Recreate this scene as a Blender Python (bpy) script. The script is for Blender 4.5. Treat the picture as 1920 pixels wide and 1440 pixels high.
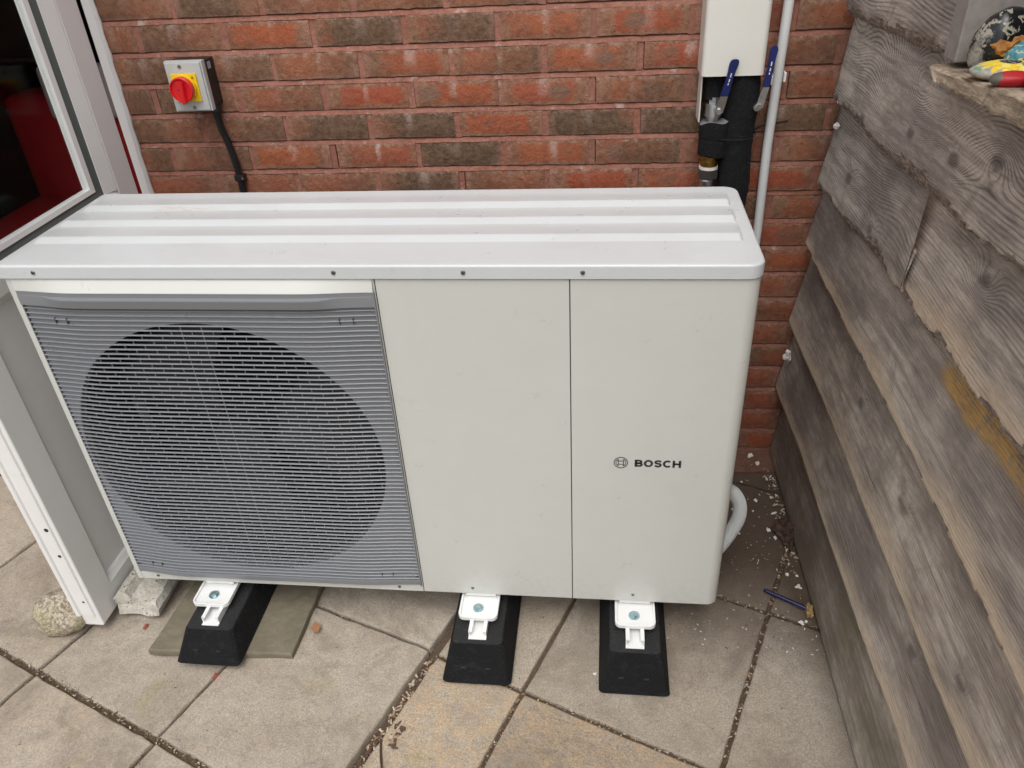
import bpy, bmesh, math, random
from mathutils import Vector, Matrix, noise as mnoise
rnd = random.Random(7)
S = bpy.context.scene
C = S.collection
for o in list(bpy.data.objects): bpy.data.objects.remove(o)

# ------------------------------------------------------------ camera, sky, sun, exposure
cam = bpy.data.cameras.new('camera'); camo = bpy.data.objects.new('camera', cam); C.objects.link(camo)
cam.sensor_width = 36; cam.lens = 27.217; cam.clip_start = .02; cam.clip_end = 400
Rr = ((.9934, .1037, -.0490), (.0163, -.5504, -.8347), (-.1136, .8284, -.5485))     # right, down, forward
m3 = Matrix((Rr[0], tuple(-v for v in Rr[1]), tuple(-v for v in Rr[2]))).transposed()
camo.matrix_world = Matrix.Translation((.1506, -1.9671, 1.5363)) @ m3.to_4x4()
S.camera = camo

SUN_EL, SUN_AZ = math.radians(62), math.radians(180)       # azimuth from +Y, clockwise
w = bpy.data.worlds.new('World'); S.world = w; w.use_nodes = True
nt = w.node_tree; bg = nt.nodes['Background']
sky = nt.nodes.new('ShaderNodeTexSky'); sky.sky_type = 'NISHITA'; sky.sun_disc = False
sky.sun_elevation = SUN_EL; sky.sun_rotation = SUN_AZ
sky.air_density = 1.4; sky.dust_density = 5; sky.ozone_density = 1
hs = nt.nodes.new('ShaderNodeHueSaturation'); hs.inputs['Saturation'].default_value = .34
nt.links.new(sky.outputs[0], hs.inputs['Color']); nt.links.new(hs.outputs[0], bg.inputs[0])
bg.inputs[1].default_value = .15
sl = bpy.data.lights.new('sun', 'SUN'); sl.energy = .9; sl.angle = math.radians(50); sl.color = (1, .985, .96)
so = bpy.data.objects.new('sun', sl); C.objects.link(so)
sd = Vector((math.sin(SUN_AZ)*math.cos(SUN_EL), math.cos(SUN_AZ)*math.cos(SUN_EL), math.sin(SUN_EL)))
so.rotation_euler = sd.to_track_quat('Z', 'Y').to_euler()
S.view_settings.view_transform = 'Standard'; S.view_settings.look = 'None'
S.view_settings.exposure = 0.13; S.view_settings.gamma = 1; S.view_settings.use_curve_mapping = False

# ------------------------------------------------------------ helpers
POS = {}
def tag(o, label=None, cat=None, group=None, kind=None):
    for k, v in (('label', label), ('category', cat), ('group', group), ('kind', kind)):
        if v: o[k] = v
    return o
def wpos(o): return POS.get(o.name, Vector((0, 0, 0)))
def put(o, parent=None, at=(0, 0, 0)):
    """link object whose mesh is written relative to world point `at`"""
    C.objects.link(o); POS[o.name] = Vector(at)
    if parent: o.parent = parent; o.location = Vector(at) - wpos(parent)
    else: o.location = at
    return o
def empty(name, at, label, cat, group=None):
    o = bpy.data.objects.new(name, None); put(o, None, at); tag(o, label, cat, group); o.empty_display_size = .05
    return o
def obj(name, bm, mat, parent=None, at=(0, 0, 0), smooth=False, world=True):
    """bm in world coordinates (world=True) or relative to `at`"""
    if world and Vector(at).length > 0: bmesh.ops.translate(bm, verts=bm.verts, vec=-Vector(at))
    bmesh.ops.recalc_face_normals(bm, faces=bm.faces)
    me = bpy.data.meshes.new(name); bm.to_mesh(me); bm.free()
    if mat: me.materials.append(mat)
    if smooth:
        me.polygons.foreach_set('use_smooth', [True]*len(me.polygons))
        if smooth is not True:
            try: me.set_sharp_from_angle(angle=math.radians(smooth))
            except Exception: pass
    o = bpy.data.objects.new(name, me)
    if smooth and smooth is not True:
        md = o.modifiers.new('face_weighted_normals', 'WEIGHTED_NORMAL'); md.keep_sharp = True; md.weight = 80
    return put(o, parent, at)
def share(name, me, parent, at):
    return put(bpy.data.objects.new(name, me), parent, at)
def box(bm, a, b, bev=0, seg=2):
    x0, y0, z0 = [min(a[i], b[i]) for i in range(3)]; x1, y1, z1 = [max(a[i], b[i]) for i in range(3)]
    vs = [bm.verts.new(p) for p in ((x0,y0,z0),(x1,y0,z0),(x1,y1,z0),(x0,y1,z0),(x0,y0,z1),(x1,y0,z1),(x1,y1,z1),(x0,y1,z1))]
    fs = [bm.faces.new([vs[i] for i in f]) for f in ((0,3,2,1),(4,5,6,7),(0,1,5,4),(1,2,6,5),(2,3,7,6),(3,0,4,7))]
    if bev:
        es = list({e for f in fs for e in f.edges})
        bmesh.ops.bevel(bm, geom=es, offset=bev, segments=seg, profile=.6, affect='EDGES')
    return vs
def prism(bm, pts, ax, a, b):
    """polygon pts (2D in the other two axes, in axis order) extruded along axis ax from a to b"""
    def P(p, t):
        q = list(p); q.insert(ax, t); return q
    A = [bm.verts.new(P(p, a)) for p in pts]; B = [bm.verts.new(P(p, b)) for p in pts]
    n = len(pts); fs = [bm.faces.new(A), bm.faces.new(B[::-1])]
    for i in range(n): fs.append(bm.faces.new((A[i], B[i], B[(i+1) % n], A[(i+1) % n])))
    return A, B, fs
def tube(bm, pts, r, n=12, cap=True):
    pts = [Vector(p) for p in pts]; rings = []
    rr = r if callable(r) else (lambda i: r)
    up = None
    for i, p in enumerate(pts):
        t = (pts[min(i+1, len(pts)-1)] - pts[max(i-1, 0)]).normalized()
        if up is None: up = Vector((0, 0, 1)) if abs(t.z) < .9 else Vector((1, 0, 0))
        s = t.cross(up).normalized(); up = s.cross(t).normalized()
        rings.append([bm.verts.new(p + rr(i)*(math.cos(2*math.pi*k/n)*s + math.sin(2*math.pi*k/n)*up)) for k in range(n)])
    for a, b in zip(rings, rings[1:]):
        for k in range(n): bm.faces.new((a[k], a[(k+1) % n], b[(k+1) % n], b[k]))
    if cap: bm.faces.new(rings[0][::-1]); bm.faces.new(rings[-1])
def cyl(bm, p, d, r, h, n=20, r2=None):
    d = Vector(d).normalized(); p = Vector(p); r2 = r if r2 is None else r2
    tube(bm, [p, p + d*h], lambda i: r if i == 0 else r2, n)
def curve(pts, n=40):
    """Catmull-Rom through pts"""
    P = [Vector(p) for p in pts]; P = [2*P[0]-P[1]] + P + [2*P[-1]-P[-2]]; out = []
    k = len(P)-3
    for i in range(n+1):
        u = i/n*k; j = min(int(u), k-1); t = u-j; a, b, c, d = P[j:j+4]
        out.append(.5*((2*b)+(-a+c)*t+(2*a-5*b+4*c-d)*t*t+(-a+3*b-3*c+d)*t**3))
    return out
def sm(a, b, x):
    t = max(0, min(1, (x-a)/(b-a))); return t*t*(3-2*t)
def fbm(x, y, z=0, o=3):
    return mnoise.fractal(Vector((x, y, z)), 1.0, 2.0, o)
def blob(bm, c, rad, seed, rough=.12, freq=1.6, sub=3, flat=0):
    """uneven stone"""
    v0 = set(bm.verts)
    bmesh.ops.create_icosphere(bm, subdivisions=sub, radius=1)
    for v in [v for v in bm.verts if v not in v0]:
        n = v.co.normalized(); k = 1 + rough*fbm(n.x*freq+seed, n.y*freq-seed, n.z*freq, 4)
        p = Vector((n.x*rad[0]*k, n.y*rad[1]*k, n.z*rad[2]*k))
        if p.z < -rad[2]*(1-flat): p.z = -rad[2]*(1-flat)
        v.co = Vector(c) + p

# node helpers
def material(name, rough=.5, metal=0, color=None, spec=.5):
    m = bpy.data.materials.new(name); m.use_nodes = True
    b = m.node_tree.nodes['Principled BSDF']
    b.inputs['Roughness'].default_value = rough; b.inputs['Metallic'].default_value = metal
    b.inputs['Specular IOR Level'].default_value = spec
    if color: b.inputs['Base Color'].default_value = (*color, 1)
    return m
class G:
    def __init__(s, m): s.t = m.node_tree; s.b = s.t.nodes['Principled BSDF']
    def n(s, typ, **kw):
        nd = s.t.nodes.new('ShaderNode'+typ)
        for k, v in kw.items():
            if k.startswith('i_'):
                key = k[2:]; key = int(key) if key.isdigit() else key.replace('_', ' ')
                s.set(nd.inputs[key], v)
            else: setattr(nd, k, v)
        return nd
    def set(s, sock, v):
        if isinstance(v, bpy.types.NodeSocket): s.t.links.new(v, sock)
        else:
            try: sock.default_value = v
            except Exception: sock.default_value = (*v, 1)
    def m(s, op, a, b=0, c=None, clamp=False):
        nd = s.n('Math', operation=op, use_clamp=clamp); s.set(nd.inputs[0], a); s.set(nd.inputs[1], b)
        if c is not None: s.set(nd.inputs[2], c)
        return nd.outputs[0]
    def mix(s, f, a, b, typ='MIX'):
        nd = s.n('Mix', data_type='RGBA', blend_type=typ); s.set(nd.inputs[0], f); s.set(nd.inputs[6], a); s.set(nd.inputs[7], b)
        return nd.outputs[2]
    def ss(s, x, a, b):
        nd = s.n('MapRange', interpolation_type='SMOOTHSTEP'); s.set(nd.inputs[0], x); s.set(nd.inputs[1], a); s.set(nd.inputs[2], b)
        return nd.outputs[0]
    def noise(s, vec, scale, detail=3, rough=.55, dist=0):
        nd = s.n('TexNoise'); s.set(nd.inputs['Vector'], vec); s.set(nd.inputs['Scale'], scale); s.set(nd.inputs['Detail'], detail)
        s.set(nd.inputs['Roughness'], rough); s.set(nd.inputs['Distortion'], dist)
        return nd.outputs[0]
    def vor(s, vec, scale, feat='F1'):
        nd = s.n('TexVoronoi', feature=feat); s.set(nd.inputs['Vector'], vec); s.set(nd.inputs['Scale'], scale); return nd.outputs[0]
    def vm(s, op, a, b):
        nd = s.n('VectorMath', operation=op); s.set(nd.inputs[0], a); s.set(nd.inputs[1], b); return nd.outputs[0]
    def bump(s, h, strength=.5, dist=.002, prev=None):
        nd = s.n('Bump'); s.set(nd.inputs['Height'], h); s.set(nd.inputs['Strength'], strength); s.set(nd.inputs['Distance'], dist)
        if prev is not None: s.set(nd.inputs['Normal'], prev)
        return nd.outputs[0]
    def attr(s, name): return s.n('Attribute', attribute_name=name).outputs['Fac']
    def col(s, v): s.set(s.b.inputs['Base Color'], v)
    def nor(s, v): s.set(s.b.inputs['Normal'], v)
    def rgh(s, v): s.set(s.b.inputs['Roughness'], v)

def plain(name, c, rough=.5, metal=0, var=.08, scale=40, bump=0, bscale=300, bdist=.001, spec=.5):
    m = material(name, rough, metal, c, spec); g = G(m)
    p = g.n('NewGeometry').outputs['Position']
    f = g.noise(p, scale, 4)
    f2 = g.m('MULTIPLY_ADD', f, 2*var, 1-var)
    g.col(g.mix(1.0, (*c, 1), g.n('CombineColor', i_0=f2, i_1=f2, i_2=f2).outputs[0], 'MULTIPLY'))
    g.rgh(g.m('MULTIPLY_ADD', g.noise(p, scale*.6, 2), .2, rough-.1, clamp=True))
    if bump: g.nor(g.bump(g.noise(p, bscale, 3), bump, bdist))
    return m

# ------------------------------------------------------------ materials
def m_brick():
    m = material('brick_face', .95, spec=.2); g = G(m)
    co = g.n('TexCoord').outputs['Object']; inf = g.n('ObjectInfo')
    sep = g.n('SeparateColor', i_0=inf.outputs['Color'])
    R, D, E = sep.outputs[0], sep.outputs[1], sep.outputs[2]; K = inf.outputs['Alpha']; rn = inf.outputs['Random']
    off = g.n('CombineXYZ', i_0=g.m('MULTIPLY', rn, 31), i_1=g.m('MULTIPLY', rn, 17), i_2=g.m('MULTIPLY', rn, 53)).outputs[0]
    v = g.vm('ADD', co, off)
    xyz = g.n('SeparateXYZ', i_0=co); x, z = xyz.outputs[0], xyz.outputs[2]
    nl = g.noise(v, 22, 4, .6); nm = g.noise(v, 70, 4, .65); nf = g.noise(v, 650, 3, .7); ng = g.noise(v, 240, 3, .7)
    wob = g.m('MULTIPLY_ADD', nl, .05, -.025)
    ax = g.m('ABSOLUTE', g.m('ADD', x, g.m('MULTIPLY_ADD', rn, .03, -.015))); az = g.m('ABSOLUTE', z)
    inx = g.m('SUBTRACT', 1, g.ss(g.m('ADD', ax, wob), .066, .090)); inz = g.m('SUBTRACT', 1, g.ss(g.m('ADD', az, g.m('MULTIPLY', wob, .4)), .017, .028))
    red = g.m('MULTIPLY', g.m('MULTIPLY', inx, inz), g.m('MULTIPLY', R, g.ss(nl, .25, .5)))
    hue = g.mix(g.ss(g.m('ADD', g.m('MULTIPLY', nm, .5), g.m('MULTIPLY', nl, .5)), .40, .60), (.245, .112, .072, 1), (.300, .163, .103, 1))
    redc = g.mix(g.m('FRACT', g.m('MULTIPLY', rn, 7.3)), (.345, .082, .046, 1), (.375, .108, .047, 1))
    c = g.mix(red, hue, redc)
    # kiss mark: greyish oval where bricks touched in the kiln
    cx = g.m('MULTIPLY_ADD', g.m('FRACT', g.m('MULTIPLY', rn, 13.7)), .13, -.065)
    ex = g.m('DIVIDE', g.m('SUBTRACT', x, cx), .030); ez = g.m('DIVIDE', z, .021)
    dd = g.m('ADD', g.m('SQRT', g.m('ADD', g.m('MULTIPLY', ex, ex), g.m('MULTIPLY', ez, ez))), g.m('MULTIPLY_ADD', nl, .6, -.3))
    kiss = g.m('MULTIPLY', K, g.m('SUBTRACT', 1, g.ss(dd, .75, 1.05)))
    c = g.mix(g.m('MULTIPLY', kiss, .85), c, (.215, .135, .10, 1))
    # dark fired part
    sgn = g.m('SIGN', g.m('SUBTRACT', g.m('FRACT', g.m('MULTIPLY', rn, 5.1)), .5))
    dk = g.m('MULTIPLY', g.m('MINIMUM', g.m('MULTIPLY', D, 1.15), 1), g.ss(g.m('ADD', g.m('MULTIPLY', x, g.m('MULTIPLY', sgn, 6)), g.m('ADD', g.m('MULTIPLY', D, 1.2), g.m('MULTIPLY_ADD', nl, 1.2, -.9))), .0, .5))
    c = g.mix(g.m('MULTIPLY', dk, .9), c, g.mix(g.ss(nm, .3, .7), (.098, .068, .046, 1), (.165, .108, .070, 1)))
    # sand grain and pits
    gr = g.m('MULTIPLY_ADD', g.m('ADD', nf, g.m('ADD', nm, ng)), .42, .37)
    c = g.mix(1, c, g.n('CombineColor', i_0=gr, i_1=gr, i_2=gr).outputs[0], 'MULTIPLY')
    pit = g.m('MULTIPLY', g.m('SUBTRACT', 1, g.ss(g.vor(v, 95), .09, .17)), g.ss(nl, .5, .62))
    c = g.mix(pit, c, (.02, .016, .013, 1))
    edge = g.m('MULTIPLY', g.m('MAXIMUM', g.ss(ax, .094, .107), g.ss(az, .024, .032)), g.m('MULTIPLY_ADD', nm, 1.3, -.25, clamp=True))
    c = g.mix(g.m('MULTIPLY', edge, .75), c, (.375, .20, .155, 1))
    # lime bloom running down from the upright joint above
    dx = g.m('DIVIDE', g.m('ADD', g.m('ADD', x, g.m('MULTIPLY_ADD', g.m('FRACT', g.m('MULTIPLY', rn, 23.3)), .034, -.017)), g.m('MULTIPLY_ADD', nm, .024, -.012)), g.m('MULTIPLY_ADD', g.m('FRACT', g.m('MULTIPLY', rn, 3.9)), .012, .007))
    bl = g.m('MULTIPLY', g.m('SUBTRACT', 1, g.ss(g.m('ABSOLUTE', dx), .2, 1.35)), g.ss(g.m('ADD', z, g.m('MULTIPLY_ADD', nl, .05, -.025)), -.030, .030))
    bl = g.m('MULTIPLY', g.m('MULTIPLY', bl, E), g.m('MULTIPLY', g.m('MULTIPLY_ADD', ng, 1.6, -.15, clamp=True), g.ss(nl, .30, .55)))
    top = g.m('MULTIPLY', g.ss(z, .016, .034), g.m('MULTIPLY', g.ss(nm, .45, .7), .35))
    c = g.mix(g.m('MAXIMUM', bl, top), c, (.56, .45, .40, 1))
    sp = g.m('MULTIPLY', g.m('SUBTRACT', 1, g.ss(g.vor(v, 210), .05, .09)), g.ss(nl, .48, .6))
    c = g.mix(g.m('MULTIPLY', sp, .55), c, (.6, .5, .43, 1))
    g.col(c)
    b1 = g.bump(nm, .8, .005); b2 = g.bump(ng, .5, .0022, g.bump(nf, .5, .0012, b1)); b3 = g.bump(pit, -.5, .003, b2); g.nor(b3)
    return m
M_BRICK = m_brick()
def m_mortar():
    m = material('pink_mortar', .95, spec=.2); g = G(m); p = g.n('NewGeometry').outputs['Position']
    a = g.noise(p, 9, 4); f = g.noise(p, 500, 3, .7); mid = g.noise(p, 90, 3)
    c = g.mix(g.ss(a, .3, .7), (.300, .128, .092, 1), (.350, .168, .125, 1))
    k = g.m('MULTIPLY_ADD', g.m('ADD', f, mid), .8, .2)
    c = g.mix(1, c, g.n('CombineColor', i_0=k, i_1=k, i_2=k).outputs[0], 'MULTIPLY')
    c = g.mix(g.m('MULTIPLY', g.ss(g.noise(p, 24, 5, .65), .60, .70), .6), c, (.56, .44, .38, 1)); c = g.mix(g.m('MULTIPLY', g.ss(g.noise(p, 13, 4), .55, .70), .4), c, (.20, .12, .085, 1))
    g.col(c); g.nor(g.bump(f, .6, .002, g.bump(mid, .6, .004)))
    return m
M_MORTAR = m_mortar()
def m_brickwall():
    m = material('far_brick', .95, spec=.2); g = G(m); p = g.n('NewGeometry').outputs['Position']
    sx = g.n('SeparateXYZ', i_0=p)
    v = g.n('CombineXYZ', i_0=sx.outputs[0], i_1=sx.outputs[2]).outputs[0]
    bt = g.n('TexBrick', i_Vector=v, i_Scale=1.0, i_Mortar_Size=.005); bt.inputs['Brick Width'].default_value = .225; bt.inputs['Row Height'].default_value = .075
    bt.inputs['Color1'].default_value = (.32, .10, .06, 1); bt.inputs['Color2'].default_value = (.17, .10, .065, 1); bt.inputs['Mortar'].default_value = (.40, .19, .15, 1)
    n = g.m('MULTIPLY_ADD', g.noise(p, 60, 5), .8, .6)
    g.col(g.mix(1, bt.outputs[0], g.n('CombineColor', i_0=n, i_1=n, i_2=n).outputs[0], 'MULTIPLY'))
    g.nor(g.bump(bt.outputs[1], -.5, .004)); return m
M_FARBRICK = m_brickwall()

def m_slab():
    m = material('concrete_paving', .9, spec=.25); g = G(m); p = g.n('NewGeometry').outputs['Position']; inf = g.n('ObjectInfo')
    sep = g.n('SeparateColor', i_0=inf.outputs['Color']); yel, riv, dirt = sep.outputs[0], sep.outputs[1], sep.outputs[2]; rn = inf.outputs['Random']
    v = g.vm('ADD', p, g.n('CombineXYZ', i_0=g.m('MULTIPLY', rn, 9), i_1=g.m('MULTIPLY', rn, 23), i_2=0).outputs[0])
    big = g.noise(v, 5, 5, .6); mid = g.noise(v, 28, 5, .65); fine = g.noise(v, 420, 4, .75); gra = g.noise(v, 1000, 2, .6)
    c = g.mix(g.ss(big, .32, .66), (.350, .298, .238, 1), (.415, .368, .306, 1))
    c = g.mix(g.m('MULTIPLY', yel, g.ss(mid, .25, .7)), c, (.43, .315, .20, 1))
    c = g.mix(g.m('MULTIPLY', g.ss(g.noise(v, 11, 4, .6, 1.5), .55, .72), .5), c, (.27, .225, .205, 1))
    c = g.mix(g.m('MULTIPLY', g.ss(g.noise(v, 7, 3, .6, .5), .60, .74), .45), c, (.33, .285, .165, 1))
    gr2 = g.noise(v, 210, 3, .8)
    k = g.m('ADD', g.m('MULTIPLY_ADD', fine, 1.1, -.42), g.m('ADD', g.m('MULTIPLY', gr2, 1.25), g.m('MULTIPLY', mid, .5)))
    c = g.mix(1, c, g.n('CombineColor', i_0=k, i_1=k, i_2=k).outputs[0], 'MULTIPLY')
    tone = g.m('MULTIPLY_ADD', g.m('FRACT', g.m('MULTIPLY', rn, 11.7)), .26, .86)
    c = g.mix(1, c, g.n('CombineColor', i_0=tone, i_1=tone, i_2=tone).outputs[0], 'MULTIPLY')
    st2 = g.ss(g.noise(v, 3.2, 5, .7, .6), .50, .66)
    c = g.mix(g.m('MULTIPLY', st2, .50), c, (.20, .168, .130, 1))
    spk = g.m('MULTIPLY', g.m('SUBTRACT', 1, g.ss(g.vor(v, 130), .07, .14)), g.ss(mid, .47, .6))
    c = g.mix(g.m('MULTIPLY', spk, .8), c, (.07, .058, .045, 1))
    lsp = g.m('MULTIPLY', g.m('SUBTRACT', 1, g.ss(g.vor(v, 260), .08, .16)), g.ss(mid, .4, .6))
    c = g.mix(g.m('MULTIPLY', lsp, .3), c, (.62, .54, .45, 1))
    # grime plus painted-in shade, both strongest in the corner between wall and fence
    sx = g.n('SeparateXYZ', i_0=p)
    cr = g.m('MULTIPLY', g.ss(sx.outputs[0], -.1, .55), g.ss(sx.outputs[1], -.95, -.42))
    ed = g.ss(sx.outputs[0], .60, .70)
    grime_shade = g.m('MINIMUM', g.m('ADD', g.m('MULTIPLY', cr, 1.0), g.m('MULTIPLY', ed, .5)), 1)
    grime_shade = g.m('MULTIPLY', grime_shade, g.ss(g.m('ADD', g.noise(p, 16, 5, .7), g.m('MULTIPLY', grime_shade, .4)), .25, .62))
    c = g.mix(g.m('MAXIMUM', grime_shade, g.m('MULTIPLY', dirt, g.ss(mid, .3, .65))), c, g.mix(mid, (.075, .056, .042, 1), (.135, .10, .076, 1)))
    g.col(c)
    rv = g.noise(v, 17, 6, .62, .15)
    b = g.bump(rv, g.m('MULTIPLY_ADD', riv, .7, .10), .022); b = g.bump(mid, .3, .004, b); b = g.bump(fine, .55, .0016, b); g.nor(b)
    return m
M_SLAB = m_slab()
M_SOIL = plain('joint_soil', (.13, .095, .065), .95, var=.5, scale=160, bump=1, bscale=220, bdist=.006, spec=.2)
M_SLATE = plain('damp_riven_stone', (.188, .165, .118), .8, var=.35, scale=26, bump=.6, bscale=45, bdist=.006, spec=.3)
M_GARDEN = plain('garden_paving', (.27, .23, .18), .95, var=.3, scale=3, spec=.2)

def m_paint(name, c, rough, dirt=.3, spec=.5):
    m = material(name, rough, 0, c, spec); g = G(m); p = g.n('NewGeometry').outputs['Position']
    big = g.noise(p, 3, 4); mid = g.noise(p, 20, 5, .65)
    k = g.m('ADD', g.m('MULTIPLY', big, .10), g.m('MULTIPLY_ADD', mid, .05, .925))
    cc = g.mix(1, (*c, 1), g.n('CombineColor', i_0=k, i_1=k, i_2=k).outputs[0], 'MULTIPLY')
    sp = g.m('MULTIPLY', g.m('SUBTRACT', 1, g.ss(g.vor(p, 32), .018, .035)), g.ss(mid, .5, .65))
    cc = g.mix(g.m('MULTIPLY', sp, dirt), cc, (.22, .19, .15, 1))
    sm_ = g.ss(g.noise(g.vm('MULTIPLY', p, (1, 1, 5)), 7, 5, .7), .58, .75)
    cc = g.mix(g.m('MULTIPLY', sm_, .22*dirt), cc, (.42, .37, .29, 1))
    if name.startswith('lid'):
        q = g.vm('SUBTRACT', p, (-.745, -.455, .971)); q = g.n('SeparateXYZ', i_0=q); r_ = g.m('ADD', g.m('MULTIPLY', q.outputs[0], q.outputs[0]), g.m('MULTIPLY', g.m('MULTIPLY', q.outputs[1], q.outputs[1]), 60))
        stn = g.m('MULTIPLY', g.m('SUBTRACT', 1, g.ss(r_, .0002, .009)), g.ss(g.noise(g.vm('MULTIPLY', p, (1, 5, 1)), 40, 4, .7), .42, .62))
        cc = g.mix(g.m('MULTIPLY', stn, .55), cc, (.48, .39, .24, 1))
        film = g.ss(g.noise(g.vm('MULTIPLY', p, (1, 2.5, 1)), 6, 5, .7), .45, .72); cc = g.mix(g.m('MULTIPLY', film, .14), cc, (.45, .44, .40, 1))
    if name.startswith('casing'):
        zz = g.n('SeparateXYZ', i_0=p).outputs[2]; spl = g.m('MULTIPLY', g.m('SUBTRACT', 1, g.ss(zz, .125, .26)), g.ss(g.noise(p, 60, 5, .7), .40, .70))
        cc = g.mix(g.m('MULTIPLY', spl, .16), cc, (.40, .35, .28, 1))
    g.col(cc); g.rgh(g.m('MULTIPLY_ADD', mid, .16, rough-.08)); g.nor(g.bump(g.noise(p, 900, 2), .06, .0006, g.bump(big, .10, .02)))
    return m
M_CASE = m_paint('casing_powder_coat', (.600, .613, .580), .30)
M_LID = m_paint('lid_powder_coat', (.60, .632, .645), .30, .5)
M_GRILLE = m_paint('grey_grille_plastic', (.215, .226, .242), .30, .25)
M_DARK = material('dark_cavity', .7, 0, (.008, .009, .013))
M_FAN = material('fan_plastic', .5, 0, (.02, .022, .03))
M_SEAM = material('seam_shadow_metal', .7, 0, (.09, .09, .087))
M_STEEL = plain('zinc_steel', (.55, .57, .58), .32, 1, .2, 90)
M_BOLT = plain('blue_zinc', (.42, .56, .60), .34, .9, .2, 90)
M_SCREW = plain('dull_screw', (.26, .26, .25), .4, .9, .3, 200)
M_ALU = plain('cast_aluminium', (.62, .63, .63), .42, .85, .2, 80)
M_BRASS = plain('brass', (.42, .29, .08), .35, 1, .25, 120)
M_WBRACKET = m_paint('white_bracket', (.80, .81, .80), .30, .2)
M_UPVC = m_paint('white_upvc', (.81, .81, .80), .33, .5)
M_UPVCGREY = m_paint('door_stile_upvc', (.85, .845, .85), .4, .3)
M_TRUNK = m_paint('cream_trunking', (.74, .735, .68), .35, .2)
M_CONDUIT = m_paint('white_conduit', (.74, .765, .765), .35, .3)
M_GASKET = material('rubber_gasket', .5, 0, (.10, .115, .11))
M_PRINT = material('black_print', .5, 0, (.025, .027, .03))
M_WALLPLASTIC = plain('black_plastic', (.013, .013, .015), .42)
M_COVER = m_paint('switch_cover_grey', (.50, .515, .51), .42, .3)
M_YELLOW = plain('yellow_plastic', (.82, .56, .01), .4, var=.04)
M_RED = plain('red_plastic', (.66, .012, .018), .36, var=.05)
M_BLUE = plain('blue_vinyl', (.009, .018, .115), .42, var=.1)
M_PEN = plain('pen_blue', (.006, .010, .065), .3, var=.1)
def m_rubber(name, c, sp):
    m = material(name, .92, 0, c, .3); g = G(m); p = g.n('NewGeometry').outputs['Position']
    f = g.vor(p, 330); n = g.noise(p, 500, 2); mid = g.noise(p, 60, 3)
    s = g.m('MULTIPLY', g.m('SUBTRACT', 1, g.ss(f, .10, .22)), g.ss(n, .50, .62))
    cc = g.mix(g.m('MULTIPLY', s, sp), (*c, 1), (.32, .33, .34, 1))
    cc = g.mix(g.m('MULTIPLY', g.ss(mid, .5, .75), .25), cc, (.05, .05, .05, 1))
    up = g.n('SeparateXYZ', i_0=g.n('NewGeometry').outputs['True Normal']).outputs[2]
    up_pale = g.m('MULTIPLY', g.ss(up, .75, .98), g.m('MULTIPLY_ADD', n, .9, .1, clamp=True))  # paler, mottled tone on faces pointing up
    cc = g.mix(g.m('MULTIPLY', up_pale, .42), cc, (.105, .105, .105, 1))
    g.col(cc); g.nor(g.bump(g.noise(p, 260, 3, .7), 1.0, .005)); return m
M_RUBBER = m_rubber('recycled_rubber', (.0085, .009, .010), .45)
M_FOAM = m_rubber('foam_lagging', (.0105, .0108, .0125), .55)
M_FOAMGREY = plain('cut_foam', (.20, .20, .21), .9, var=.3, scale=120, bump=.6, bscale=260, bdist=.003)

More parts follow.
